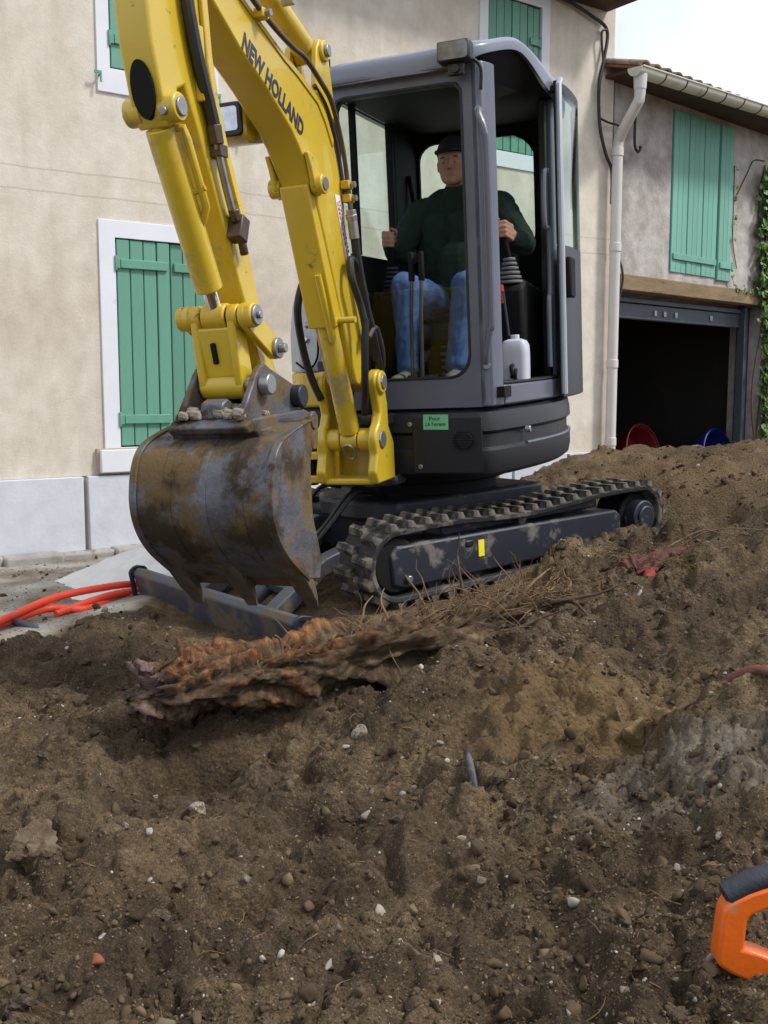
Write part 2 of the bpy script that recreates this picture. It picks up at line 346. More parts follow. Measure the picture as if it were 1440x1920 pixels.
# soil kinds: pale trodden yard, ochre subsoil, grey marl
def attr(name, a):
    at = me.attributes.new(name, 'FLOAT', 'POINT'); at.data.foreach_set('value', a.ravel().astype(np.float32))
attr('yard', 1 - rough_mask(GX, GY))
och = sm(-np.hypot((GX - .62) / .42, (GY - 3.02) / .42) + .5 * fbm(GX, GY, .3, 3, 81), -1.05, -.3)
och = np.maximum(och, .75 * sm(GX - 1.0, 0, .6) * sm(GY, 5.3, 6.2) * (.5 + fbm(GX, GY, .5, 2, 82)))
attr('ochre', och)
gr = sm(-np.hypot((GX - .80) / .46, (GY - 2.50) / .24) + .5 * fbm(GX, GY, .3, 3, 91), -1.0, -.4)
attr('marl', gr)
gm = bpy.data.materials.new('soil'); gm.use_nodes = True; N, L = nodes(gm); b = N['Principled BSDF']
tc = N.new('ShaderNodeTexCoord')
def NZ(sc, det=5, ro=.62):
    n = N.new('ShaderNodeTexNoise'); n.inputs['Scale'].default_value = sc; n.inputs['Detail'].default_value = det; n.inputs['Roughness'].default_value = ro
    L.new(tc.outputs['Object'], n.inputs['Vector']); return n.outputs['Fac']
def RAMP(f, stops):
    r = N.new('ShaderNodeValToRGB'); L.new(f, r.inputs[0]); el = r.color_ramp.elements
    while len(el) < len(stops): el.new(.5)
    for e_, (p, c) in zip(el, stops): e_.position = p; e_.color = (*c, 1)
    return r.outputs[0]
def MIX(f, a, b_, mode='MIX'):
    x = N.new('ShaderNodeMixRGB'); x.blend_type = mode
    for i, q in ((0, f), (1, a), (2, b_)):
        if hasattr(q, 'is_linked'): L.new(q, x.inputs[i])
        else: x.inputs[i].default_value = q if i == 0 else (*q, 1)
    return x.outputs[0]
def AT(n): a = N.new('ShaderNodeAttribute'); a.attribute_name = n; return a.outputs['Fac']
soil = RAMP(NZ(2.2), [(.30, (.066, .043, .025)), (.45, (.120, .081, .046)), (.60, (.182, .127, .071)), (.74, (.255, .185, .108))])
soil = MIX(RAMP(NZ(14, 6), [(.42, (0, 0, 0)), (.62, (.85, .85, .85))]), soil, (.085, .058, .036))
soil = MIX(.8, soil, RAMP(NZ(1.1, 4, .6), [(.36, (.28, .28, .28)), (.64, (.62, .62, .62))]), 'OVERLAY')
gr_ = NZ(230, 3, .75); spk = N.new('ShaderNodeTexVoronoi'); spk.inputs['Scale'].default_value = 130; L.new(tc.outputs['Object'], spk.inputs['Vector'])
soil = MIX(.55, soil, RAMP(spk.outputs['Color'], [(.15, (.30, .30, .30)), (.85, (.72, .72, .72))]), 'OVERLAY')
soil = MIX(.70, soil, RAMP(gr_, [(.36, (.18, .18, .18)), (.66, (.80, .80, .80))]), 'OVERLAY')
och_ = N.new('ShaderNodeMath'); och_.operation = 'MULTIPLY'; och_.inputs[1].default_value = .8; L.new(AT('ochre'), och_.inputs[0])
soil = MIX(och_.outputs[0], soil, RAMP(NZ(9), [(.3, (.128, .080, .037)), (.7, (.24, .155, .072))]))
soil = MIX(AT('marl'), soil, RAMP(NZ(8), [(.35, (.095, .072, .048)), (.55, (.185, .150, .110)), (.72, (.35, .305, .24))]))
vo = N.new('ShaderNodeTexVoronoi'); vo.inputs['Scale'].default_value = 95; L.new(tc.outputs['Object'], vo.inputs['Vector'])
grit = RAMP(vo.outputs['Distance'], [(.10, (1, 1, 1)), (.20, (0, 0, 0))])
sel = RAMP(vo.outputs['Color'], [(.70, (0, 0, 0)), (.76, (1, 1, 1))])
soil = MIX(MIX(1, grit, sel, 'MULTIPLY'), soil, (.33, .29, .24))
yard = RAMP(NZ(2.6), [(.32, (.17, .13, .095)), (.46, (.34, .29, .23)), (.60, (.52, .49, .44)), (.72, (.62, .60, .57))])
soil = MIX(AT('yard'), soil, yard)
L.new(soil, b.inputs['Base Color']); b.inputs['Roughness'].default_value = .95; b.inputs['Specular IOR Level'].default_value = .25
bp = N.new('ShaderNodeBump'); bp.inputs['Strength'].default_value = 1.0; bp.inputs['Distance'].default_value = .016
hv = N.new('ShaderNodeTexVoronoi'); hv.inputs['Scale'].default_value = 60; L.new(tc.outputs['Object'], hv.inputs['Vector'])
hs = N.new('ShaderNodeMath'); hs.operation = 'MULTIPLY_ADD'; hs.inputs[1].default_value = -.75; L.new(hv.outputs['Distance'], hs.inputs[0]); L.new(NZ(70, 6, .78), hs.inputs[2]); L.new(hs.outputs[0], bp.inputs['Height']); L.new(bp.outputs[0], b.inputs['Normal'])
me.materials.append(gm)
ground = bpy.data.objects.new('ground', me); COL.objects.link(ground); ground['kind'] = 'structure'
# ------------------------------------------------------------ houses
def stucco(name, cols, crack=None, bump=.3, bs=35, vs=.9, fine=None, streak=0):
    m = bpy.data.materials.new(name); m.use_nodes = True; N, L = nodes(m); b = N['Principled BSDF']; tc = N.new('ShaderNodeTexCoord')
    def nz(sc, det=5, ro=.6):
        n = N.new('ShaderNodeTexNoise'); n.inputs['Scale'].default_value = sc; n.inputs['Detail'].default_value = det; n.inputs['Roughness'].default_value = ro
        L.new(tc.outputs['Object'], n.inputs['Vector']); return n.outputs['Fac']
    r = N.new('ShaderNodeValToRGB'); L.new(nz(vs), r.inputs[0]); el = r.color_ramp.elements
    while len(el) < len(cols): el.new(.5)
    for e_, (p, c) in zip(el, cols): e_.position = p; e_.color = (*c, 1)
    c = r.outputs[0]
    if fine:
        r2 = N.new('ShaderNodeMapRange'); r2.inputs[1].default_value = .35; r2.inputs[2].default_value = .65; r2.inputs[3].default_value = 1 - fine; r2.inputs[4].default_value = 1 + fine
        L.new(nz(7, 6, .7), r2.inputs[0]); v = N.new('ShaderNodeVectorMath'); v.operation = 'SCALE'; L.new(c, v.inputs[0]); L.new(r2.outputs[0], v.inputs['Scale']); c = v.outputs[0]
    if streak:
        mp = N.new('ShaderNodeMapping'); mp.inputs['Scale'].default_value = (2.6, 2.6, .22); L.new(tc.outputs['Object'], mp.inputs[0]); n = N.new('ShaderNodeTexNoise'); n.inputs['Scale'].default_value = 1.6; n.inputs['Detail'].default_value = 6; L.new(mp.outputs[0], n.inputs['Vector'])
        r3 = N.new('ShaderNodeMapRange'); r3.inputs[1].default_value = .50; r3.inputs[2].default_value = .72; r3.inputs[4].default_value = streak; L.new(n.outputs['Fac'], r3.inputs[0]); mx = N.new('ShaderNodeMixRGB'); mx.inputs[2].default_value = (.42, .35, .27, 1); L.new(r3.outputs[0], mx.inputs[0]); L.new(c, mx.inputs[1]); c = mx.outputs[0]
    for zc in crack or ():
        sp = N.new('ShaderNodeSeparateXYZ'); L.new(tc.outputs['Object'], sp.inputs[0])
        a = N.new('ShaderNodeMath'); a.operation = 'MULTIPLY_ADD'; a.inputs[1].default_value = .05; L.new(nz(1.3, 4), a.inputs[0]); L.new(sp.outputs['Z'], a.inputs[2])
        s1 = N.new('ShaderNodeMath'); s1.operation = 'SUBTRACT'; s1.inputs[1].default_value = zc + .025; L.new(a.outputs[0], s1.inputs[0])
        ab = N.new('ShaderNodeMath'); ab.operation = 'ABSOLUTE'; L.new(s1.outputs[0], ab.inputs[0])
        mr = N.new('ShaderNodeMapRange'); mr.inputs[1].default_value = .003; mr.inputs[2].default_value = .008; mr.inputs[3].default_value = .5; mr.inputs[4].default_value = 0; L.new(ab.outputs[0], mr.inputs[0])
        mx = N.new('ShaderNodeMixRGB'); mx.inputs[2].default_value = (.38, .33, .27, 1); L.new(mr.outputs[0], mx.inputs[0]); L.new(c, mx.inputs[1]); c = mx.outputs[0]
    L.new(c, b.inputs['Base Color']); b.inputs['Roughness'].default_value = .93; b.inputs['Specular IOR Level'].default_value = .2
    bp = N.new('ShaderNodeBump'); bp.inputs['Strength'].default_value = bump; bp.inputs['Distance'].default_value = .01; L.new(nz(bs, 5, .7), bp.inputs['Height']); L.new(bp.outputs[0], b.inputs['Normal'])
    return m
M.update(
 cream=stucco('cream_render', [(.30, (.50, .44, .365)), (.43, (.59, .525, .44)), (.55, (.65, .60, .52)), (.70, (.62, .55, .445))], crack=(2.575, 2.43), bump=.35, bs=55, fine=.09, streak=.45),
 rough=stucco('rough_grey_render', [(.32, (.26, .235, .215)), (.5, (.40, .37, .35)), (.68, (.50, .47, .45))], bump=.8, bs=28, vs=2.2, fine=.18),
 plinth=stucco('pale_plinth_stone', [(.3, (.52, .54, .60)), (.7, (.63, .65, .71))], bump=.25, fine=.05),
 mortar=mat('beige_mortar', (.40, .34, .26), .95, bump=.4, bs=80), concrete=mat('grey_concrete', (.33, .31, .29), .95, var=.25, vs=6, bump=.5, dirt=((.16, .12, .08), .3, 6)),
 whitepaint=mat('white_surround_paint', (.72, .73, .78), .8, var=.05, vs=3, dirt=((.52, .48, .44), .12, 5), bump=.08),
 green=mat('green_shutter_paint', (.120, .300, .218), .5, var=.07, vs=5, rand=.10, dirt=((.07, .20, .14), .26, 9), bump=.08, bs=70, stretch=(1, 1, .15)),
 teal=mat('faded_green_shutter_paint', (.155, .37, .30), .65, var=.08, vs=5, rand=.07, dirt=((.10, .27, .22), .22, 7), bump=.1, bs=60, stretch=(1, 1, .15)),
 iron=mat('black_iron', (.015, .014, .016), .55), cable=mat('dark_cable', (.022, .018, .018), .6),
 pvc=mat('white_plastic_pipe', (.60, .57, .55), .42, var=.06, vs=3, dirt=((.42, .38, .30), .2, 4)), gutter=mat('cream_plastic_gutter', (.56, .55, .47), .42, var=.08, vs=4, dirt=((.33, .31, .22), .3, 5)),
 tile=mat('terracotta_tile', (.26, .10, .05), .85, var=.3, vs=7, rand=.3, dirt=((.16, .12, .08), .4, 9), bump=.4), eave=mat('dark_eave_wood', (.055, .028, .020), .8, var=.3, vs=9),
 lintel=mat('weathered_lintel', (.22, .155, .085), .9, var=.35, vs=5, dirt=((.10, .07, .04), .35, 6), bump=.5, stretch=(.3, 1, 1)),
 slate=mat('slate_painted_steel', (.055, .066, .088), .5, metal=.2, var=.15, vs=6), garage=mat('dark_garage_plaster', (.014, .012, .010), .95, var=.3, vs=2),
 garagefloor=mat('garage_floor', (.05, .045, .04), .95), redtub=mat('shaded_red_plastic', (.13, .006, .006), .5), bluepl=mat('shaded_blue_plastic', (.004, .015, .15), .45),  # tub colours darkened to carry the shade of the garage
)
def wall_holes(mb, x0, x1, z0, z1, y0, y1, holes):
    xs = sorted({x0, x1} | {h[0] for h in holes} | {h[1] for h in holes}); zs = sorted({z0, z1} | {h[2] for h in holes} | {h[3] for h in holes})
    nx, nz_ = len(xs), len(zs); idx = lambda i, k, s_: (i * nz_ + k) * 2 + s_
    V = [(x, y, z) for x in xs for z in zs for y in (y0, y1)]; F = []
    solid = lambda i, k: 0 <= i < nx - 1 and 0 <= k < nz_ - 1 and not any(h[0] <= xs[i] < h[1] and h[2] <= zs[k] < h[3] for h in holes)
    for i in range(nx - 1):
        for k in range(nz_ - 1):
            if not solid(i, k): continue
            F.append((idx(i, k, 0), idx(i + 1, k, 0), idx(i + 1, k + 1, 0), idx(i, k + 1, 0))); F.append((idx(i, k, 1), idx(i, k + 1, 1), idx(i + 1, k + 1, 1), idx(i + 1, k, 1)))
            if not solid(i - 1, k): F.append((idx(i, k, 0), idx(i, k + 1, 0), idx(i, k + 1, 1), idx(i, k, 1)))
            if not solid(i + 1, k): F.append((idx(i + 1, k, 0), idx(i + 1, k, 1), idx(i + 1, k + 1, 1), idx(i + 1, k + 1, 0)))
            if not solid(i, k - 1): F.append((idx(i, k, 0), idx(i, k, 1), idx(i + 1, k, 1), idx(i + 1, k, 0)))
            if not solid(i, k + 1): F.append((idx(i, k + 1, 0), idx(i + 1, k + 1, 0), idx(i + 1, k + 1, 1), idx(i, k + 1, 1)))
    return mb.add(V, F)
def shutter(parent, x0, x1, z0, z1, y, m, npl, battens, hinge_x=None, label=None):
    """a leaf: ledges on the outside (the part), each plank a sub-part; y is the outer face"""
    led = MB()
    for zb in battens: led.box(((x0 + x1) / 2, y - .008, zb), (x1 - x0 - .05, .020, .062))
    led.box(((x0 + x1) / 2, y + .045, (z0 + z1) / 2), (x1 - x0 - .02, .01, z1 - z0 - .02))
    o = led.build('shutter', m, parent, bevel=.004)
    if label: o['label'] = label
    w = (x1 - x0) / npl; pm = MB().box((0, 0, 0), (w - .007, .034, z1 - z0)).mesh('plank', 0); pm.materials.append(M[m])
    for k in range(npl):
        q = inst('plank', pm, o, Matrix.Translation((x0 + w * (k + .5), y + .0175 + .003 * ((k * 7) % 3), (z0 + z1) / 2)))
        bv = q.modifiers.new('bevel', 'BEVEL'); bv.width = .004; bv.segments = 1
    if hinge_x is not None:
        for zb in battens:
            h = MB(); h.box((hinge_x + (.012 if hinge_x < (x0 + x1) / 2 else -.012), y - .004, zb), (.035, .03, .07)); h.cyl((hinge_x, y - .012, zb - .05), (hinge_x, y - .012, zb + .05), .011, n=10); h.build('hinge', m, o, bevel=.003)
    return o
def surround(parent, x0, x1, z0, z1, hx0, hx1, hz0, hz1, m='whitepaint'):
    mb = MB(); ringplate(mb, [(x0, z0), (x1, z0), (x1, z1), (x0, z1)], [(hx0, hz0), (hx1, hz0), (hx1, hz1), (hx0, hz1)], -.014, .02, 1)
    s_ = mb.build('window_surround', m, parent, bevel=.003, smooth=20)
    return s_
HA = R(36)
house = empty('house', None, 'cream rendered house with green shutters and pale stone plinth', 'house', mtx=Matrix.Translation((-2.255, 6.977, 0)) @ Matrix.Rotation(HA, 4, 'Z'))
wins = [(.50, 1.215, .735, 2.172), (.50, 1.215, 3.285, 4.50), (3.88, 4.515, 3.215, 4.50)]
mb = MB(); wall_holes(mb, -4.2, 5.475, .545, 4.70, 0, .42, wins); mb.box((.64, .44, 2.35), (9.6, .06, 4.68)); mb.build('wall', 'cream', house, smooth=20)
js = [-4.2, -2.45, -1.12, .232, 1.56, 2.9, 4.22, 5.475]
mb = MB(); mb.box((.64, .19, .262), (9.65, .36, .555)); core = mb.build('plinth', 'mortar', house)
for a, b_ in zip(js, js[1:]):
    mb = MB(); mb.box(((a + b_) / 2, -.004, .268), (b_ - a - .034, .07, .55)); mb.build('plinth_slab', 'plinth', core, bevel=.006)
mb = MB()
for k in range(24):
    x = -3.6 + k * .38; mb.box((x, -.10 - .03 * math.sin(k * 2.3), -.01 + .012 * math.sin(k * 1.7)), (.385, .14 + .05 * math.sin(k * 3.1), .12))
mb.build('footing', 'concrete', house, bevel=.02)
surround(house, .385, 1.325, .728, 2.288, *wins[0]); surround(house, .41, 1.31, 3.125, 4.60, *wins[1]); surround(house, 3.783, 4.612, 3.08, 4.60, *wins[2])
mb = MB(); mb.box((.835, -.012, .643), (.995, .10, .158)); mb.build('window_sill', 'whitepaint', house, bevel=.006)
mb = MB(); mb.box((.835, -.006, .643), (1.03, .05, .178)); mb.build('sill_bed', 'mortar', house, bevel=.004)
shutter(house, .508, .905, .745, 2.165, -.006, 'green', 4, (.93, 2.0), .50); shutter(house, .913, 1.207, .745, 2.165, .012, 'green', 3, (.93, 2.0), 1.215)
shutter(house, .508, .905, 3.295, 4.49, -.006, 'green', 4, (3.48, 4.32), .50); shutter(house, .913, 1.207, 3.295, 4.49, .012, 'green', 3, (3.48, 4.32), 1.215)
shutter(house, 3.888, 4.345, 3.225, 4.49, -.006, 'green', 5, (3.40,)); shutter(house, 4.36, 4.508, 3.225, 4.49, .012, 'green', 2, (3.40, 4.20), 4.515)
for x, z, s_ in ((.42, 3.225, 1), (1.30, 3.215, 1), (.43, .69, 1), (1.50, 2.98, .8)):
    mb = MB(); mb.tube([(x, 0, z), (x, -.05, z), (x, -.055, z - .05 * s_)], .008, 6); mb.box((x - .02, -.052, z + .01), (.05, .012, .02)); mb.build('shutter_stop', 'green', house)
# eave of the house
mb = MB(); mb.box((.58, -.16, 4.69), (9.56, .55, .10)); ev = mb.build('eave', 'eave', house)
mb = MB(); mb.box((.58, -.42, 4.72), (9.6, .05, .16)); mb.build('fascia', 'eave', ev)
tm = MB()
pr = [[(.085 * (1 - .12 * t) * math.cos(a), .55 * t, .06 * (1 - .1 * t) * math.sin(a)) for a in np.linspace(0, math.pi, 9)] + [(.07 * (1 - .12 * t) * math.cos(a), .55 * t, .045 * (1 - .1 * t) * math.sin(a)) for a in np.linspace(math.pi, 0, 9)] for t in (0, 1)]
tm.rings(pr); tile_me = tm.mesh('roof_tile'); tile_me.materials.append(M['tile']); tile_old = tm.mesh('roof_tile'); tile_old.materials.append(mat('weathered_tile', (.20, .135, .095), .9, var=.35, vs=7, rand=.35, dirt=((.11, .095, .075), .45, 9), bump=.4))
for k in range(34):
    inst('roof_tile', tile_me, ev, Matrix.Translation((5.29 - k * .19, -.52, 4.785)) @ Matrix.Rotation(R(14), 4, 'X'))
mb = MB(); mb.add([(-4.2, -.38, 4.76), (5.39, -.38, 4.76), (5.39, 3.5, 5.72), (-4.2, 3.5, 5.72), (-4.2, -.38, 4.79), (5.39, -.38, 4.79), (5.39, 3.5, 5.76), (-4.2, 3.5, 5.76)], [(0, 1, 2, 3), (4, 5, 6, 7), (0, 1, 5, 4), (1, 2, 6, 5), (2, 3, 7, 6), (3, 0, 4, 7)]); mb.build('roof', 'tile', house)
mb = MB(); mb.box((5.46, 2.2, 2.35), (.03, 3.55, 4.7)); mb.build('gable_wall', 'cream', house)

# --- wing with the garage
WA = R(43)
wing = empty('garage_wing', None, 'rough grey rendered wing with open garage and faded green shutters', 'building', mtx=Matrix.Translation((2.2, 10.25, 0)) @ Matrix.Rotation(WA, 4, 'Z'))
mb = MB(); wall_holes(mb, .0, 6.5, 0, 4.12, 0, .40, [(.10, 3.06, 0, 2.12), (1.02, 2.24, 2.38, 3.99)]); mb.build('wall', 'rough', wing, smooth=20)
mb = MB(); mb.box((1.65, -.008, 2.195), (3.26, .06, .155)); mb.build('lintel', 'lintel', wing, bevel=.01)
mb = MB(); mb.box((1.46, .17, 1.945), (2.72, .05, .15)); mb.box((1.46, .165, 2.05), (2.72, .09, .05)); mb.cyl((.12, .15, 1.875), (2.80, .15, 1.875), .018, n=8)
gd = mb.build('garage_door', 'slate', wing, bevel=.006)
for x in (1.02, 1.2, 1.42, 2.15): mb = MB(); mb.box((x, .14, 1.94), (.05, .02, .06)); mb.build('door_fitting', 'steel', gd, bevel=.004)
mb = MB(); mb.box((2.83, .12, 1.05), (.07, .10, 2.12)); mb.box((2.90, .14, 1.05), (.05, .06, 2.12)); mb.box((2.99, .20, 1.05), (.13, .10, 2.1)); mb.build('door_post', 'slate', wing, bevel=.006)
mb = MB()
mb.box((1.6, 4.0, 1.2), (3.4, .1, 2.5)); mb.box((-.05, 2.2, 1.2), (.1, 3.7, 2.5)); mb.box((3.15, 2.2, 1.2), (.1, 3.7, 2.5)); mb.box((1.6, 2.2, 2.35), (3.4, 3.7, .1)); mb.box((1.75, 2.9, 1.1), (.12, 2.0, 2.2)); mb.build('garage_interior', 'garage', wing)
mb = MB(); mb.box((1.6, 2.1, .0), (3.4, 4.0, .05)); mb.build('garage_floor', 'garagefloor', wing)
shutter(wing, 1.03, 1.94, 2.36, 3.985, -.02, 'teal', 9, (2.52,)); shutter(wing, 1.95, 2.235, 2.34, 3.985, -.035, 'teal', 3, (2.50,), 2.245)
mb = MB(); mb.tube(spline([(.25, .0, 3.86), (.25, -.06, 3.82), (.25, -.065, 3.55), (.26, -.07, 3.47), (.30, -.075, 3.44), (.335, -.075, 3.47), (.33, -.075, 3.50)]), .014, 8); mb.build('iron_hook', 'iron', wing)
mb = MB(); mb.box((3.2, -.16, 4.06), (6.75, .44, .03)); mb.build('soffit', 'eave', wing)
mb = MB(); mb.add([(-.22, -.38, 4.05), (6.6, -.38, 4.09), (6.6, 4.2, 5.25), (-.22, 4.2, 5.25), (-.22, -.38, 4.07), (6.6, -.38, 4.11), (6.6, 4.2, 5.28), (-.22, 4.2, 5.28)], [(0, 1, 2, 3), (4, 5, 6, 7), (0, 1, 5, 4), (1, 2, 6, 5), (2, 3, 7, 6), (3, 0, 4, 7)]); rf = mb.build('roof', 'tile', wing)
for k in range(36):
    inst('roof_tile', tile_old, rf, Matrix.Translation((-.15 + k * .185, -.43, 4.062 + .0075 * k * .185)) @ Matrix.Rotation(R(15), 4, 'X'))
    inst('roof_tile', tile_old, rf, Matrix.Translation((-.15 + k * .185, .05, 4.20)) @ Matrix.Rotation(R(15), 4, 'X'))
# gutter with joint collars and brackets
def gutz(x): return 4.005 + .03 * (x + .25)
g = [[(x, -.47 + .075 * math.cos(a), gutz(x) + .075 * math.sin(a)) for a in np.linspace(math.pi, 2 * math.pi, 11)] + [(x, -.47 + .068 * math.cos(a), gutz(x) + .068 * math.sin(a)) for a in np.linspace(2 * math.pi, math.pi, 11)] for x in (-.37, 1, 2.2, 3.4, 6.5)]
gut = empty('rain_gutter', None, 'cream plastic half-round gutter along the tiled eave above the garage', 'gutter', mtx=wing.matrix_world.copy())
mb = MB(); mb.rings(g); mb.build('channel', 'gutter', gut)
mb = MB(); mb.tube([(-.37, -.548, gutz(-.37) + .004), (6.5, -.548, gutz(6.5) + .004)], .009, 8); mb.prism([(-.47 + .078 * math.cos(a), gutz(-.25) + .078 * math.sin(a)) for a in np.linspace(math.pi, 2 * math.pi, 11)], -.382, -.37, 0); mb.build('rim', 'gutter', gut)
for k in range(11):
    x = .02 + k * .36; mb = MB(); mb.tube([(x, -.47 + .079 * math.cos(a), gutz(x) + .079 * math.sin(a)) for a in np.linspace(math.pi, 2 * math.pi, 9)], .006, 6); mb.build('bracket', 'tube', gut)
gw = [wing.matrix_world @ Vector(p) for p in ((-.29, -.47, 3.95), (-.29, -.47, 3.80), (-.285, -.46, 3.74), (-.16, -.22, 3.56), (-.105, -.13, 3.48), (-.10, -.115, 3.40), (-.10, -.115, .10))]
pipe = empty('downpipe', None, 'white plastic downpipe running down the corner beside the garage', 'downpipe', mtx=Matrix.Translation(gw[-1]))
P0 = np.array(gw[-1]); rel = [np.array(p) - P0 for p in gw]
mb = MB(); mb.tube(rel, .05, 16); mb.build('pipe', 'pvc', pipe)
mb = MB(); mb.tube([rel[0] + (0, 0, .03), rel[0] + (0, 0, -.05), rel[0] + (0, 0, -.12)], [.062, .06, .055], 16); mb.build('outlet', 'pvc', pipe)
for z in (3.28, 1.30, .55, 2.4):
    mb = MB(); mb.cyl((0, 0, z - .05), (0, 0, z + .03), .057, n=16); mb.build('collar', 'pvc', pipe, bevel=.004)
def W2(mtx, pts): return [tuple(mtx @ Vector(p)) for p in pts]
hm = house.matrix_world
c1 = W2(hm, [(4.3, -.05, 4.63), (4.75, -.05, 4.61), (5.1, -.05, 4.54), (5.32, -.04, 4.46), (5.28, -.05, 4.2), (5.22, -.05, 3.95), (5.24, -.05, 3.6), (5.33, -.05, 3.35), (5.42, -.05, 3.2), (5.44, -.04, 2.9)])
mb = MB(); mb.tube(spline(c1), .016, 8); mb.tube(spline(W2(hm, [(5.32, -.045, 4.46), (5.24, -.05, 4.42), (5.26, -.05, 4.22), (5.27, -.05, 4.15)])), .011, 6)
mb.tube(spline(W2(hm, [(5.23, -.05, 3.66), (5.33, -.07, 3.63), (5.45, -.08, 3.62), (5.6, -.06, 3.60)])), .010, 6); q = mb.build('wall_cable', 'cable'); tag(q, 'dark power cable looping down the house corner from the eave', 'cable')
mb = MB(); mb.tube(spline(W2(wing.matrix_world, [(.03, -.03, 2.46), (.09, -.05, 2.36), (.12, -.06, 2.22), (.09, -.05, 2.05), (.06, -.04, 1.95)])), .011, 8); tag(mb.build('loose_cable', 'cable'), 'short black cable hanging by the downpipe above the garage', 'cable')
# tubs in the garage, standing on their rims
def tub(m, x, y, r, label, tilt):
    c = wing.matrix_world @ Vector((x, y, .025)); o = empty('mortar_tub', None, label, 'tub', mtx=Matrix.Translation(c) @ Matrix.Rotation(WA, 4, 'Z') @ Matrix.Rotation(R(tilt), 4, 'X'))
    prof = [(r, 0), (r, .02), (r * .96, .03), (r * .8, .24), (r * .75, .26), (0.001, .26)]; inner = [(0.001, .245), (r * .73, .245), (r * .92, .02)]
    mb = MB(); mb.rings([[(q_[0] * math.cos(a), q_[1], r + q_[0] * math.sin(a)) for a in np.linspace(0, 2 * math.pi, 28, endpoint=False)] for q_ in prof + inner + [prof[0]]], cap0=False, cap1=False); mb.build('bowl', m, o)
    mb = MB(); mb.tube([(r * math.cos(a), 0, r + r * math.sin(a)) for a in np.linspace(0, 2 * math.pi, 29)], .014, 8, caps=False); mb.build('rim', m, o)
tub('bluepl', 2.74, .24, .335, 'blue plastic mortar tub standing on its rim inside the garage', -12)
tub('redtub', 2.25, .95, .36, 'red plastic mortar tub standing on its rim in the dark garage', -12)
# ------------------------------------------------------------ mini excavator
# local frame of the machine: x forward along the tracks, y to its left, z up; PT turns the slewed upper part
_a, _t = R(52), R(3.5)
_Rv = Vector((math.sin(_a) * math.cos(_t), math.cos(_a) * math.cos(_t), math.sin(_t))); _Lv = Vector((math.cos(_a), -math.sin(_a), 0)); _Wv = (-_Rv).cross(_Lv)
EXM = Matrix(((-_Rv.x, _Lv.x, _Wv.x, .27), (-_Rv.y, _Lv.y, _Wv.y, 5.66), (-_Rv.z, _Lv.z, _Wv.z, .213), (0, 0, 0, 1)))
EX = empty('mini_excavator', None, 'yellow and grey mini excavator with rubber tracks digging on the soil mound', 'excavator', mtx=EXM)
PT = rz(R(31)); VB = -.045
def PMB(): return MB(PT)
P4 = Matrix.Rotation(R(31), 4, 'Z')
# --- tracks
def track_path(n=220):
    pts = []; r = .165; x0, x1, zc = -.87, .83, .185
    for a in np.linspace(90, 270, 40): pts.append((x0 + r * math.cos(R(a)), zc + r * math.sin(R(a))))
    for t in np.linspace(0, 1, 60)[1:-1]: pts.append((x0 + (x1 - x0) * t, zc - r))
    for a in np.linspace(-90, 90, 40): pts.append((x1 + r * math.cos(R(a)), zc + r * math.sin(R(a))))
    for t in np.linspace(0, 1, 60)[1:-1]: pts.append((x1 + (x0 - x1) * t, zc + r - .012 * math.sin(math.pi * t) + .010 * math.sin(3 * math.pi * t)))
    return pts
TP = resample(track_path(), 180)
lug = MB()
lug.add([(-.026, -.062, 0), (.026, -.062, 0), (.036, .062, 0), (-.016, .062, 0), (-.015, -.058, .030), (.013, -.058, .030), (.022, .056, .026), (-.004, .056, .026)], [(0, 3, 2, 1), (4, 5, 6, 7), (0, 1, 5, 4), (1, 2, 6, 5), (2, 3, 7, 6), (3, 0, 4, 7)])
lug_me = lug.mesh('track_lug', 25); lug_me.materials.append(M['lug'])
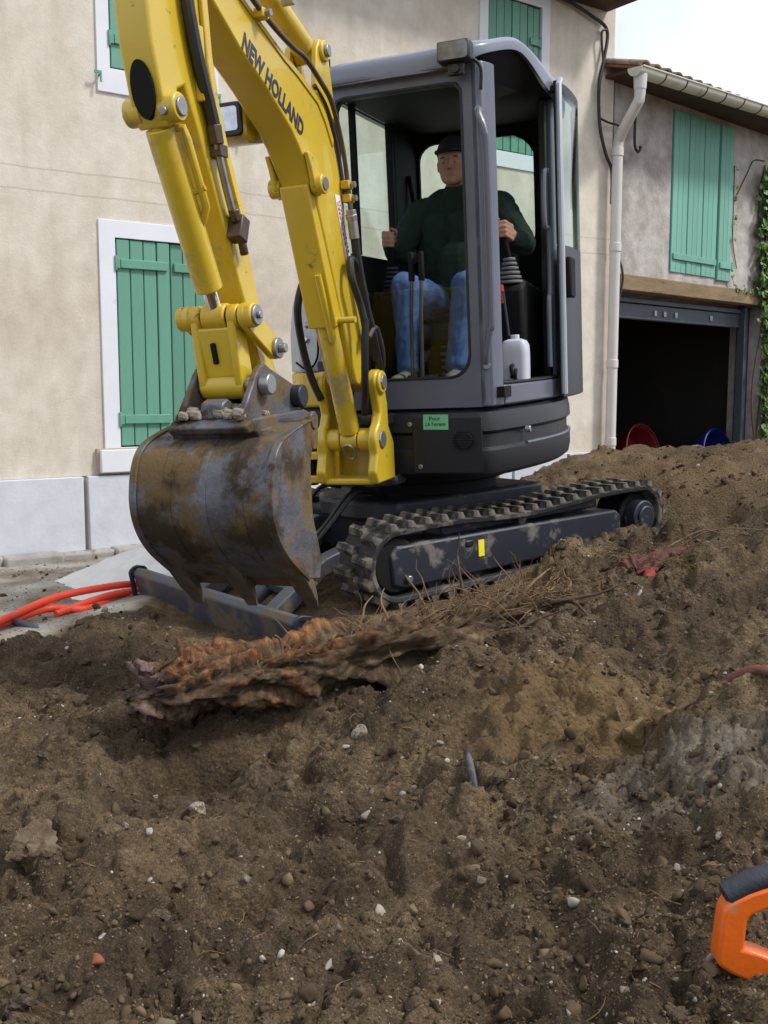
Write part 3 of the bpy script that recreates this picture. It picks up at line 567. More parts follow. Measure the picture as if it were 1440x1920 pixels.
for side in (1, -1):
    yc = side * .635; w = .125; rr = []
    for i, p in enumerate(TP):
        t = unit(TP[(i + 1) % 180] - TP[i - 1]); nrm = np.array([t[1], -t[0]])     # outward
        q = p; k = p + nrm * -.028
        rr.append([(q[0], yc - w, q[1]), (q[0], yc + w, q[1]), (k[0], yc + w - .006, k[1]), (k[0], yc - w + .006, k[1])])
    mb = MB(); mb.rings(rr, loop=True); tr = mb.build('rubber_track', 'rubber', EX, bevel=.006)
    for i in range(0, 180, 4):
        for h in (0, 1):
            j = (i + 2 * h) % 180; p = TP[j]; t = unit(TP[(j + 1) % 180] - TP[j - 1]); nrm = np.array([t[1], -t[0]])
            X = Vector((t[0], 0, t[1])); Z = Vector((nrm[0], 0, nrm[1])); Y = Z.cross(X)
            mt = Matrix(((X.x, Y.x, Z.x, p[0]), (X.y, Y.y, Z.y, yc + (.064 if h else -.064)), (X.z, Y.z, Z.z, p[1]), (0, 0, 0, 1)))
            if not h: mt = mt @ Matrix.Rotation(math.pi, 4, 'Z')
            inst('track_lug', lug_me, tr, mt)
    yo = side * .742; yi = side * .53; lo, hi = min(yo, yi), max(yo, yi)
    mb = MB(); mb.prism([(.80, .075), (.865, .10), (.87, .235), (.835, .275), (.10, .262), (-.66, .245), (-.70, .215), (-.70, .10), (-.64, .075)], lo, hi)
    mb.box((-.05, side * .60, .285), (1.1, .13, .05))
    fr = mb.build('track_frame', 'frame', EX, bevel=.012)
    mb = MB(); mb.box((.40, yo + side * .001, .225), (.05, .012, .03)); mb.build('hole_shade_block', 'seal', fr, bevel=.006)  # solid black block stands in for the shade inside an inspection hole
    mb = MB(); mb.box((.327, yo + side * .002, .192), (.036, .006, .078)); q = mb.build('yellow_sticker', mat('yellow_sticker%d' % side, (.75, .66, .02), .5), fr); q['label'] = 'small bright yellow sticker'
    mb = MB(); mb.cyl((.78, yo, .12), (.78, yo + side * .02, .12), .018, n=6); mb.build('grease_bolt', 'steel', fr, bevel=.003)
    mb = MB(); mb.cyl((.83, side * .52, .185), (.83, side * .73, .185), .128, n=32); mb.build('idler_wheel', 'black', EX, bevel=.012)
    mb = MB(); mb.cyl((-.87, side * .52, .185), (-.87, side * .70, .185), .125, n=32); sp = mb.build('drive_sprocket', 'black', EX, bevel=.012)
    mb = MB(); mb.cyl((-.86, side * .70, .185), (-.86, side * .775, .185), .088, n=28); mb.cyl((-.86, side * .775, .185), (-.86, side * .79, .185), .06, n=28); mb.build('motor_cover', 'frame', sp, bevel=.008)
    mb = MB(); mb.cyl((.02, side * .54, .292), (.02, side * .72, .292), .032, n=20); mb.build('carrier_roller', 'frame', EX, bevel=.005)
    for x in (-.5, -.22, .06, .34, .60): mb = MB(); mb.cyl((x, side * .54, .085), (x, side * .715, .085), .05, n=20); mb.build('bottom_roller', 'frame', EX, bevel=.006)
mb = MB(); mb.box((0, 0, .22), (1.0, 1.05, .20)); mb.prism([(-.45, -.42), (.5, -.35), (.62, -.15), (.62, .15), (.5, .35), (-.45, .42)], .30, .40, 2); mb.build('carbody', 'frame', EX, bevel=.02)
mb = MB(); mb.cyl((0, 0, .38), (0, 0, .56), .36, n=48); mb.cyl((0, 0, .46), (0, 0, .50), .42, n=48); mb.build('swing_ring', 'black', EX, bevel=.01)
# --- dozer blade
prof = [(1.335, .050), (1.385, .065), (1.412, .035), (1.390, -.05), (1.370, -.14), (1.38, -.22), (1.415, -.30), (1.375, -.30), (1.335, -.22), (1.318, -.14), (1.325, -.02)]
mb = MB(); mb.prism(prof, -.80, .765); bl = mb.build('dozer_blade', 'blade', EX, bevel=.008)
for y in (-.80, .765):
    s_ = 1 if y > 0 else -1; mb = MB(); ringplate(mb, [tuple(p) for p in resample([(1.31, -.11), (1.41, -.11), (1.43, .05), (1.39, .078), (1.325, .062)], 24)], [tuple(p) for p in resample([(1.335, -.085), (1.39, -.085), (1.405, .04), (1.385, .052), (1.345, .042)], 24)], y, y + s_ * .02, 1); mb.build('end_plate', 'frame', bl, bevel=.004)
for y in (-.30, .30):
    mb = MB()
    mb.rings([[(.55, y - .045, .20), (.55, y + .045, .20), (.55, y + .045, .29), (.55, y - .045, .29)], [(.95, y - .045, .10), (.95, y + .045, .10), (.95, y + .045, .19), (.95, y - .045, .19)], [(1.34, y * 1.15 - .045, -.14), (1.34, y * 1.15 + .045, -.14), (1.34, y * 1.15 + .045, -.03), (1.34, y * 1.15 - .045, -.03)]]); mb.build('push_arm', 'blade', bl, bevel=.01)
mb = MB(); mb.box((1.05, 0, .055), (.10, .58, .05), np.array(Matrix.Rotation(R(25), 3, 'Y'))); mb.build('cross_brace', 'blade', bl, bevel=.008)
mb = MB(); mb.cyl((.50, 0, .40), (.80, 0, .20), .022, n=16); q = mb.build('blade_cylinder_rod', 'chrome', EX)
mb = MB(); mb.cyl((.76, 0, .23), (1.20, 0, -.06), .042, n=18); mb.build('blade_cylinder', 'blade', EX, bevel=.006)
mb = MB(); mb.prism([(.40, .36), (.55, .34), (.60, .40), (.56, .46), (.44, .46)], -.05, .05); mb.build('blade_bracket', 'frame', EX, bevel=.01)
for y, z in ((.09, .0), (-.10, .02), (.13, .01)):
    mb = MB(); mb.tube(spline([(.45, y, .42), (.62, y * 1.3, .44 + z), (.78, y * 1.2, .30 + z), (1.0, y, .10)]), .012, 8); mb.build('blade_hose', 'hose', EX)

# --- upper body
def side_curve(k=26):
    """plan outline of the left flank from the front corner round the tail (x fwd, y left)"""
    return spline([(.735, .46), (.725, .525), (.66, .575), (.40, .655), (.10, .715), (-.20, .725), (-.48, .675), (-.72, .56), (-.87, .38), (-.94, .15), (-.94, -.2), (-.88, -.45), (-.74, -.62), (-.5, -.71), (-.1, -.735), (.22, -.70)], 4)
SC = [tuple(p) for p in side_curve()]
def band(mb, curve, z0, z1, inset, taper0=0., taper1=0.):
    """solid slab with the plan outline 'curve' closed along the front"""
    def off(d): return [((1 - d) * x, (1 - d) * y) for x, y in curve]
    a = off(inset + taper0); b_ = off(inset + taper1)
    return mb.rings([[(x, y, z0) for x, y in a], [(x, y, z1) for x, y in b_]])
body_poly = SC + [(.22, -.30), (.60, -.28), (.735, -.18)]
mb = PMB(); zz = [(.535, .05), (.555, .012), (.60, 0), (.66, 0), (.675, .022), (.735, .022), (.752, -.004), (.80, 0), (.838, .010), (.858, .05)]
mb.rings([[((1 - d) * x, (1 - d) * y, z) for x, y in body_poly] for z, d in zz]); body = mb.build('lower_body', 'dark', EX, bevel=.006)
mb = PMB(); mb.tube([((x * .994, y * .994, .668)) for x, y in [tuple(p) for p in spline([(.42, .65), (.10, .715), (-.20, .725), (-.48, .675), (-.72, .56), (-.87, .38)], 5)]], .009, 8); mb.build('body_rail', 'grey', body)
mb = PMB(); mb.box((.738, .345, .69), (.006, .34, .26)); fp = mb.build('access_panel', 'dark', body, bevel=.006)
for v, w in ((.165, .79), (.21, .59)): mb = PMB(); mb.cyl((.735, v, w), (.748, v, w), .012, n=12); mb.build('panel_bolt', 'steel', body, bevel=.003)
mb = PMB(); mb.cyl((.44, .645, .735), (.44, .672, .735), .017, n=12); mb.build('panel_bolt', 'steel', body, bevel=.003)
mb = PMB(); mb.cyl((.738, .43, .712), (.750, .43, .712), .040, n=28); vg = mb.build('vent_grille', 'dark', body, bevel=.003)
for k in range(7):
    z = .712 + (k - 3) * .0125; h = math.sqrt(max(0, .045 ** 2 - (z - .712) ** 2)); mb = PMB(); mb.box((.7515, .425, z), (.005, 2 * h + .012, .0055)); mb.build('vent_shade_bar', 'black', vg)  # raised black bars stand in for the shade in the vent gaps
mb = PMB(); mb.box((.743, .294, .799), (.003, .122, .070), np.array(Matrix.Rotation(R(-1), 3, 'X'))); nt_ = mb.build('green_note', 'note', body); nt_['label'] = 'handwritten green paper note'
def text_mesh(txt, size, bold=False):
    c = bpy.data.curves.new('txt', 'FONT'); c.body = txt; c.size = size; c.align_x = 'LEFT'; c.extrude = .0006; c.resolution_u = 3
    if bold: c.offset = size * .034
    o = bpy.data.objects.new('txt', c); COL.objects.link(o); bpy.context.view_layer.update()
    me = bpy.data.meshes.new_from_object(o.evaluated_get(bpy.context.evaluated_depsgraph_get())); bpy.data.objects.remove(o); return me
def put_text(name, txt, size, origin, xdir, ydir, m, parent, width=None, bold=False):
    """text laid on a surface of the upper body; origin / axes in the slewed frame"""
    me = text_mesh(txt, size, bold); w = max(v.co.x for v in me.vertices); k = (width / w) if width else 1
    X = Vector(unit(xdir)); Y = Vector(unit(ydir)); Z = X.cross(Y)
    mt = Matrix(((X.x * k, Y.x, Z.x, origin[0]), (X.y * k, Y.y, Z.y, origin[1]), (X.z * k, Y.z, Z.z, origin[2]), (0, 0, 0, 1)))
    me.transform(P4 @ mt); me.materials.append(M[m]); o = bpy.data.objects.new(name, me); COL.objects.link(o); o.parent = parent; return o
put_text('handwriting', 'Pour', .026, (.746, .262, .808), (0, 1, 0), (0, 0, 1), 'ink', nt_, .055)
put_text('handwriting', 'LA Terrasse', .022, (.746, .244, .783), (0, 1, 0), (0, 0, 1), 'ink', nt_, .098)
# deck under the cab and the engine hood on the right
mb = PMB(); mb.prism([(.70, .858), (.70, .90), (-.75, .90), (-.75, .858)], -.25, .50); mb.build('deck', 'black', EX)
hood = [(.22, -.69), (.30, -.60), (.32, -.42), (.30, -.27), (-.80, -.27), (-.86, -.45), (-.74, -.615), (-.5, -.705), (-.1, -.73)]
mb = PMB(); mb.rings([[(x, y, z) for x, y in hood] for z in (.86, 1.045)]); h1 = mb.build('hood_base', 'yellow', EX, bevel=.015)
mb = PMB(); mb.rings([[((x + .1) * s_ - .1, (y + .45) * s_ - .45, z) for x, y in hood] for z, s_ in ((1.047, .995), (1.25, .985), (1.40, .93), (1.50, .82), (1.54, .6))]); h2 = mb.build('engine_hood', 'silver', EX, bevel=.012)
mb = PMB(); mb.tube(spline([(.318, -.61, 1.10), (.325, -.54, 1.06), (.33, -.48, 1.12), (.33, -.47, 1.25)]), .006, 8); mb.build('hood_seam', 'black', h2)
mb = PMB(); mb.cyl((.30, -.555, 1.22), (.322, -.555, 1.22), .02, n=4); mb.build('hood_latch', 'chrome', h2)
mb = PMB(); mb.box((.33, -.40, .98), (.03, .16, .24)); mb.build('hood_front_cover', 'dark', h1, bevel=.01)

# --- cab
outer = resample(rrect(-.205, .535, .862, 2.41, [.02, .05, .05, .02]), 96)
inner = resample([(a, b_) for a, b_ in rrect(-.150, .470, .995, 2.295, [.10, .045, .045, .06], 7)], 96)
mb = PMB(); ringplate(mb, outer, inner, .672, .722, 0); cab = mb.build('cab_frame', 'grey', EX, bevel=.008)
mb = PMB(); ringplate(mb, [((a - .16) * 1.0 + .16, b_) for a, b_ in inner], [((a - .16) * .962 + .16, (b_ - 1.645) * .982 + 1.645) for a, b_ in inner], .676, .727, 0); mb.build('window_seal', 'seal', cab, bevel=.003)
# corner post and door-side structure
mb = PMB(); mb.rings([[(.722, .505, z), (.722, .530, z), (.705, .560, z), (.655, .582 , z), (.612, .592, z), (.606, .545, z), (.66, .50, z)] for z in (.862, 2.37)]); mb.build('corner_post', 'grey', cab, bevel=.008)
def along(pts, z0, z1, th, mb):
    """wall strip standing on a plan curve, th thick to the inside"""
    P = [np.array(p, float) for p in pts]; rr = []
    for i, p in enumerate(P):
        t = unit(P[min(i + 1, len(P) - 1)] - P[max(i - 1, 0)]); nr = np.array([-t[1], t[0]])
        a0 = z0(p[0]) if callable(z0) else z0; a1 = z1(p[0]) if callable(z1) else z1
        q = p - nr * th if (p - nr * th) @ p < p @ p else p + nr * th
        rr.append([(p[0], p[1], a0), (p[0], p[1], a1), (q[0], q[1], a1), (q[0], q[1], a0)])
    return mb.rings(rr)
flank = [tuple(p) for p in spline([(.61, .592), (.40, .652), (.10, .708), (-.20, .716), (-.48, .668), (-.68, .55)], 5)]
mb = PMB(); along([p for p in flank if p[0] > -.14], .862, .958, .07, mb); mb.build('door_sill', 'grey', cab, bevel=.01)
mb = PMB(); along([p for p in flank if p[0] > -.14], .958, .972, .10, mb); mb.build('sill_mat', 'seal', cab, bevel=.004)
bp_ = [p for p in flank if -.21 < p[0] < -.02]
mb = PMB(); along([(-.075, .700), (-.12, .706), (-.175, .708)], .862, 2.36, .055, mb); mb.build('rear_door_post', 'grey', cab, bevel=.01)
mb = PMB(); along([(-.045, .672), (-.10, .682), (-.15, .684)], .93, 2.35, .04, mb); mb.build('door_seal', 'seal', cab, bevel=.006)
mb = PMB(); along([p for p in flank if p[0] < -.16], .862, 1.55, .03, mb); mb.build('rear_quarter_panel', 'dark', cab, bevel=.006)
mb = PMB(); along([(-.40, .675), (-.50, .645), (-.56, .575)], 1.54, 2.36, .05, mb); mb.build('rear_corner_post', 'black', cab, bevel=.006)
mb = PMB(); along([p for p in flank if -.42 < p[0] < -.16], 1.55, 2.34, .006, mb); mb.build('quarter_glass', 'gglass', cab)
# right wall: low panel, glass, posts
mb = PMB(); mb.box((-.03, -.205, 1.24), (1.38, .03, .76)); mb.build('right_panel', 'black', cab, bevel=.005)
mb = PMB(); mb.box((.02, -.205, 1.98), (1.24, .006, .72)); mb.build('right_glass', 'gglass', cab)
for x, w in ((.655, .05), (.37, .02), (-.16, .06), (-.52, .08)): mb = PMB(); mb.box((x, -.20, 1.99), (w, .035, .74)); mb.build('right_post', 'black', cab, bevel=.004)
mb = PMB(); mb.box((-.36, -.195, 1.99), (.38, .03, .74)); mb.build('right_rear_panel', 'black', cab, bevel=.004)
# rear wall with window
ro = resample(rrect(-.21, .56, .87, 2.36, .03), 80); ri = resample(rrect(-.165, .50, 1.66, 2.285, .09, 7), 80)
mb = PMB(); ringplate(mb, ro, ri, -.56, -.53, 0); mb.build('rear_wall', 'black', cab, bevel=.004)
mb = PMB(); mb.box((-.545, .165, 1.97), (.006, .68, .64)); mb.build('rear_glass', 'gglass', cab)
# roof: arched rim, shallow dome, dark lining
def rim_z(x): return 2.40 + .085 * math.exp(-((x - .42) / .26) ** 2) + (.0 if x > 0 else .02 * x)
plan = [tuple(p) for p in spline([(.765, -.12), (.775, .20), (.76, .46), (.71, .555), (.60, .605), (.40, .665), (.10, .722), (-.20, .728), (-.48, .68), (-.70, .55), (-.78, .30), (-.78, -.05), (-.70, -.22), (-.30, -.245), (.30, -.245), (.68, -.225), (.765, -.12)], 5)][:-1]
def zb(x, y): return (2.335 + (rim_z(x) - 2.40) * sm(np.array(y), .3, .55)) + (.04 * float(sm(np.array(x), .1, .45) * sm(np.array(y), .45, .6)))
def zt(x, y): return 2.43 + (rim_z(x) - 2.40) * float(sm(np.array(y), .2, .55))
cx, cy = .0, .22
def insd(k): return [((x - cx) * k + cx, (y - cy) * k + cy) for x, y in plan]
rr = []
for k, f in ((.955, lambda x, y: zb(x, y) + .005), (1.0, zb), (1.012, lambda x, y: .45 * zb(x, y) + .55 * zt(x, y)), (1.0, lambda x, y: zt(x, y) - .012), (.965, lambda x, y: zt(x, y) + .004), (.75, lambda x, y: 2.465), (.3, lambda x, y: 2.475)):
    rr.append([(x, y, float(f(X, Y))) for (x, y), (X, Y) in zip(insd(k), plan)])
mb = PMB(); mb.rings(rr, cap0=False); roof = mb.build('roof', 'roof', cab, smooth=50)
mb = PMB(); mb.rings([[(x, y, float(zb(X, Y)) + .012) for (x, y), (X, Y) in zip(insd(.965), plan)], [(x, y, 2.335) for x, y in insd(.80)], [(x, y, 2.33) for x, y in insd(.3)]], cap0=False); mb.build('roof_lining', 'black', cab)
mb = PMB(); mb.box((.745, .16, 2.350), (.06, .66, .022)); mb.build('visor_strip', 'grey', cab, bevel=.006)
for x, y in ((.70, -.17), (.55, .50)): mb = PMB(); mb.cyl((x, y, 2.44), (x, y, 2.475), .010, n=10); mb.build('roof_bolt', 'black', roof)
# work lamp
mb = PMB(); mb.box((.80, .468, 2.392), (.075, .148, .088)); wl = mb.build('work_lamp', 'lampbox', cab, bevel=.012)
mb = PMB(); mb.prism(rrect(.402, .534, 2.356, 2.427, .014), .8355, .843, 0); mb.build('lamp_lens', 'lens_dark', wl)
mb = PMB(); mb.box((.79, .468, 2.325), (.03, .07, .05)); mb.cyl((.775, .468, 2.325), (.815, .468, 2.325), .02, n=12); mb.tube(spline([(.78, .53, 2.37), (.75, .565, 2.33), (.735, .56, 2.24)]), .008, 8); mb.build('lamp_bracket', 'lampbox', wl, bevel=.004)
# lower windscreen pane, wiper-less, with its two clips
mb = PMB(); mb.box((.70, .16, 1.205), (.006, .60, .40)); lg = mb.build('lower_windscreen', 'lowglass', cab)
mb = PMB(); mb.box((.70, .16, 1.407), (.010, .60, .008)); mb.build('pane_edge', 'gglass', lg)
# rails
mb = PMB(); mb.tube(spline([(.728, .545, 2.16), (.755, .552, 2.13), (.765, .578, 2.06), (.762, .585, 1.95), (.757, .583, 1.30), (.755, .570, 1.20), (.745, .548, 1.10), (.728, .540, 1.06)], 6), .016, 10); hr = mb.build('grab_rail', 'grey', cab)
for z in (2.16, 1.05): mb = PMB(); mb.cyl((.715, .542, z), (.738, .545, z), .016, n=12); mb.build('rail_bolt', 'steel', hr)
mb = PMB(); mb.tube(spline([(.06, .70, 1.98), (.10, .69, 1.95), (.10, .69, 1.72), (.06, .70, 1.68), (.055, .70, 1.40), (.09, .70, 1.34), (.095, .70, 1.02)], 6), .013, 10); mb.build('door_grab_rail', 'grey', cab)
# open door folded back along the flank
mb = PMB(); dpl = [(.055, .758), (-.15, .778), (-.45, .765), (-.70, .70)]
rr0 = spline(dpl, 4); door_pts = [tuple(p) for p in rr0]
along(door_pts, .86, 1.62, .022, mb); dr = mb.build('open_door', 'dark', cab, bevel=.006)
mb = PMB(); along(door_pts[:2], 1.62, 2.40, .022, mb); along(door_pts[-2:], 1.62, 2.36, .022, mb); along(door_pts, 2.34, 2.40, .022, mb); mb.build('door_frame', 'seal', dr, bevel=.004)
mb = PMB(); along(door_pts, 1.62, 2.35, .006, mb); mb.build('door_glass', 'gglass', dr)
mb = PMB(); mb.tube([(.062, .765, .88), (.064, .766, 1.6), (.060, .766, 2.38), (.03, .77, 2.405)], .016, 10); mb.build('door_edge', 'silver', dr)
mb = PMB(); mb.box((-.02, .79, 1.46), (.12, .03, .20)); mb.build('door_handle', 'black', dr, bevel=.01)
mb = PMB(); mb.box((.02, .742, 2.36), (.10, .06, .03)); mb.build('door_stay', 'black', cab, bevel=.004)
# inside: floor, seat, consoles, levers
mb = PMB(); mb.box((.05, .22, .925), (1.25, .78, .05)); mb.build('cab_floor', 'black', cab)
mb = PMB(); mb.box((-.18, .20, 1.06), (.46, .44, .22)); mb.build('seat_base', 'black', cab, bevel=.02)
for k in range(6): mb = PMB(); mb.box((.055 + .012 * (k % 2), .20, 1.00 + k * .036), (.03, .17, .018)); mb.build('seat_bellows_fold', 'bellows', cab, bevel=.006)
mb = PMB(); mb.box((-.14, .20, 1.215), (.48, .48, .11)); mb.build('seat_cushion', 'seatcloth', cab, bevel=.04, seg=4)
mb = PMB(); mb.rings([[(u, .20 - w, z), (u, .20 + w, z), (u - .10, .20 + w * .9, z), (u - .10, .20 - w * .9, z)] for u, w, z in ((-.34, .23, 1.20), (-.36, .25, 1.45), (-.385, .23, 1.70), (-.40, .20, 1.84), (-.405, .15, 1.88))]); mb.build('seat_backrest', 'seatcloth', cab, bevel=.03, seg=3)
for s_, v in ((-1, -.10), (1, .52)):
    mb = PMB(); mb.prism([(-.30, 1.0), (.12, 1.0), (.20, 1.20), (.20, 1.42), (.12, 1.46), (-.30, 1.42)], v - .075, v + .075); cs = mb.build('control_console', 'black', cab, bevel=.02)
    for k in range(6): mb = PMB(); mb.cyl((.14 + .004 * k, v, 1.44 + k * .022), (.14 + .004 * k, v, 1.456 + k * .022), .062 - .006 * k, n=18); mb.build('lever_boot_fold', 'seatcloth' if s_ < 0 else 'bellows', cs, bevel=.005)
    jy = -.085 if s_ < 0 else .50
    mb = PMB(); mb.cyl((.17, v, 1.56), (.235, jy, 1.70), .016, .020, n=12); mb.build('joystick', 'black', cab, bevel=.004)
mb = PMB(); mb.cyl((.27, .535, 1.18), (.255, .507, 1.40), .008, n=8); sl = mb.build('safety_lever', 'iron', cab); mb = PMB(); mb.cyl((.255, .507, 1.34), (.247, .495, 1.43), .014, n=10); mb.build('lever_grip', 'red', sl)
for v in (.125, .175):
    mb = PMB(); mb.tube([(.56, v, .95), (.54, v, 1.30), (.50, v, 1.55)], .010, 8); tl = mb.build('travel_lever', 'tube', cab); mb = PMB(); mb.box((.51, v, 1.53), (.03, .028, .14)); mb.build('lever_grip', 'black', tl, bevel=.008)
    mb = PMB(); mb.box((.58, v + (.03 if v > .15 else -.03), .985), (.14, .07, .015), np.array(Matrix.Rotation(R(20), 3, 'Y'))); mb.build('pedal', 'black', cab, bevel=.004)
mb = PMB(); mb.box((-.43, -.14, 1.42), (.12, .08, .40)); mb.tube(spline([(-.40, -.14, 1.6), (-.38, -.15, 1.9), (-.36, -.17, 2.10)]), .014, 8); mb.build('belt_reel', 'black', cab, bevel=.02)
# ------------------------------------------------------------ boom, arm, bucket (all in the slewed frame)
def barrel(mb, u, w, v0, v1, r, n=24): return mb.cyl((u, v0, w), (u, v1, w), r, n=n)
# swing post
sp_poly = [(.80, .545), (1.02, .545), (1.045, .60), (1.015, .68)] + [(.955 + .075 * math.cos(R(a)), .742 + .075 * math.sin(R(a))) for a in np.linspace(-20, 70, 6)] + [(.955, .86), (.985, .955)] + [(.945 + .058 * math.cos(R(a)), 1.0 + .058 * math.sin(R(a))) for a in np.linspace(-10, 190, 10)] + [(.86, .90), (.86, .80), (.80, .72)]
mb = PMB()
for v in (VB - .150, VB + .105): mb.prism(sp_poly, v, v + .045)
mb.box((.91, VB, .555), (.215, .25, .03)); mb.box((.815, VB, .645), (.035, .25, .19)); mb.box((.835, VB, .735), (.03, .25, .10))
post = mb.build('swing_post', 'yellow', EX, bevel=.010)
for a, b_, u, w, r in ((-.125, -.045, .955, .742, .050), (.045, .125, .955, .742, .050), (-.168, -.10, .945, 1.0, .052), (.095, .165, .945, 1.0, .052)):
    mb = PMB(); barrel(mb, u, w, VB + a, VB + b_, r); mb.build('pivot_boss', 'yellow', post, bevel=.006)
for w, r in ((.742, .042), (1.0, .034)):
    for sgn in (-1, 1): mb = PMB(); barrel(mb, .955 if w < .9 else .945, w, VB + sgn * .145, VB + sgn * (.172 if w > .9 else .158), r, 8); mb.build('pivot_pin', 'steel', post, bevel=.004)
mb = PMB(); mb.tube([(.985 + .028 * math.sin(t), VB + .026 * math.sin(t * 1.0) * 0 + .028 * math.cos(t), .690 + .034 * math.sin(t)) for t in np.linspace(0, 6.28, 17)], .006, 8); mb.build('shackle', 'steel', post)
mb = PMB(); mb.prism([(.86, -.19), (.99, -.19), (1.0, -.27), (.93, -.315), (.86, -.27)], .655, .69, 2); mb.prism([(.86, -.19), (.99, -.19), (1.0, -.27), (.93, -.315), (.86, -.27)], .545, .58, 2); mb.build('swing_cylinder_lug', 'yellow', post, bevel=.006)
mb = PMB(); mb.cyl((.93, -.265, .53), (.93, -.265, .70), .028, n=16); mb.cyl((.93, -.265, .617), (.20, -.32, .62), .034, n=16); mb.build('swing_cylinder', 'black', EX, bevel=.004)
mb = PMB(); mb.cyl((.71, VB, .50), (.71, VB, .80), .075, n=24); mb.box((.72, VB, .53), (.14, .30, .05)); mb.box((.76, VB, .82), (.14, .26, .05)); mb.build('post_mount', 'frame', EX, bevel=.01)
# boom
bl_e = [(2.36, 2.445), (2.105, 2.309), (1.934, 2.200), (1.748, 2.108), (1.56, 1.995), (1.50, 1.945), (1.43, 1.865), (1.375, 1.790), (1.331, 1.70), (1.215, 1.43), (1.08, 1.10), (1.035, 1.0)]
bu_e = [(.90, .955), (.855, 1.0), (.875, 1.06), (.985, 1.42), (1.035, 1.60), (1.062, 1.72), (1.092, 1.877), (1.121, 1.963), (1.175, 2.057), (1.247, 2.125), (1.34, 2.178), (1.477, 2.232), (1.584, 2.262), (1.799, 2.330), (1.99, 2.415), (2.30, 2.56), (2.38, 2.53)]
mb = PMB(); mb.prism(bl_e + bu_e, VB - .072, VB + .072); boom = mb.build('boom', 'yellow', EX, bevel=.010)
for sgn in (-1, 1):
    v = VB + sgn * .076; lo, hi = sorted((v, v + sgn * .020))
    mb = PMB(); mb.prism([(1.30, 1.83), (1.365, 1.765), (1.415, 1.80), (1.44, 1.87), (1.47, 1.925), (1.43, 1.93), (1.36, 1.90)], lo, hi); mb.build('cylinder_lug', 'yellow', boom, bevel=.006)
for sgn in (-1, 1): mb = PMB(); barrel(mb, 1.372, 1.812, VB + sgn * .070, VB + sgn * .120, .040); lb = mb.build('lug_boss', 'yellow', boom, bevel=.005); mb = PMB(); barrel(mb, 1.372, 1.812, VB + sgn * .118, VB + sgn * .126, .026, 12); mb.build('pivot_pin', 'steel', lb)
mb = PMB(); mb.prism([(1.10, 2.20), (1.30, 2.24), (1.27, 2.36), (1.235, 2.405), (1.18, 2.405), (1.15, 2.36), (1.12, 2.15)], VB - .07, VB - .045); mb.prism([(1.10, 2.10), (1.30, 2.15), (1.27, 2.36), (1.235, 2.405), (1.18, 2.405), (1.15, 2.36)], VB + .045, VB + .07); barrel(mb, 1.207, 2.362, VB - .085, VB + .085, .042); mb.build('arm_cylinder_bracket', 'yellow', boom, bevel=.005)
mb = PMB(); barrel(mb, 1.207, 2.362, VB + .085, VB + .10, .026, 8); mb.build('bracket_pin', 'steel', boom, bevel=.003)
mb = PMB(); mb.prism([(1.30, 2.165), (1.477, 2.228), (1.584, 2.258), (1.99, 2.411), (1.99, 2.392), (1.584, 2.238), (1.477, 2.206), (1.30, 2.14), (1.235, 2.08), (1.17, 1.99), (1.16, 2.02), (1.225, 2.115)], VB + .0725, VB + .078); mb.build('edge_weld', 'yellow', boom)
tx = np.array([1.469 - 1.93, 0, 1.967 - 2.194]); ty = np.array([-tx[2], 0, tx[0]]); ty = -ty if ty[2] < 0 else ty
put_text('boom_lettering', 'NEW HOLLAND', .090, (1.925, VB + .0735, 2.208), tx, ty, 'navy', boom, float(np.linalg.norm(tx)), True)
mb = PMB(); mb.prism([(1.172, 1.80), (1.118, 1.80), (.995, 1.45), (1.052, 1.44)], VB + .0725, VB + .0745); ws = mb.build('warning_decal', 'white', boom); ws['label'] = 'white warning decal with red lettering'
dx = np.array([.995 - 1.118, 0, 1.45 - 1.80]); dy = np.array([.943, 0, -.332])
for i, (t, off) in enumerate((('MANTENERSE LEJOS', .008), ('KEEP CLEAR OF ARM', .030))):
    put_text('decal_lettering', t, .020, (1.118 + .0 + off * .943 - .006, VB + .0752, 1.785 - off * .33), dx, dy, 'redprint', ws, .33)
# boom lamp behind the boom
mb = PMB(); mb.prism([(1.60, 2.115), (1.605, 1.985), (1.56, 1.965), (1.42, 1.985), (1.40, 2.06), (1.44, 2.13)], -.30, -.145); bla = mb.build('boom_lamp', 'yellow', boom, bevel=.012)
mb = PMB(); mb.prism(rrect(-.292, -.153, 1.985, 2.113, .02), 1.602, 1.622, 0); mb.build('lamp_bezel', 'lampbox', bla, bevel=.006)
mb = PMB(); mb.prism(rrect(-.272, -.168, 2.005, 2.095, .012), 1.620, 1.626, 0); mb.build('lamp_lens', 'lens', bla)
mb = PMB(); mb.box((1.46, -.13, 2.04), (.06, .05, .05)); mb.build('lamp_arm', 'yellow', bla)
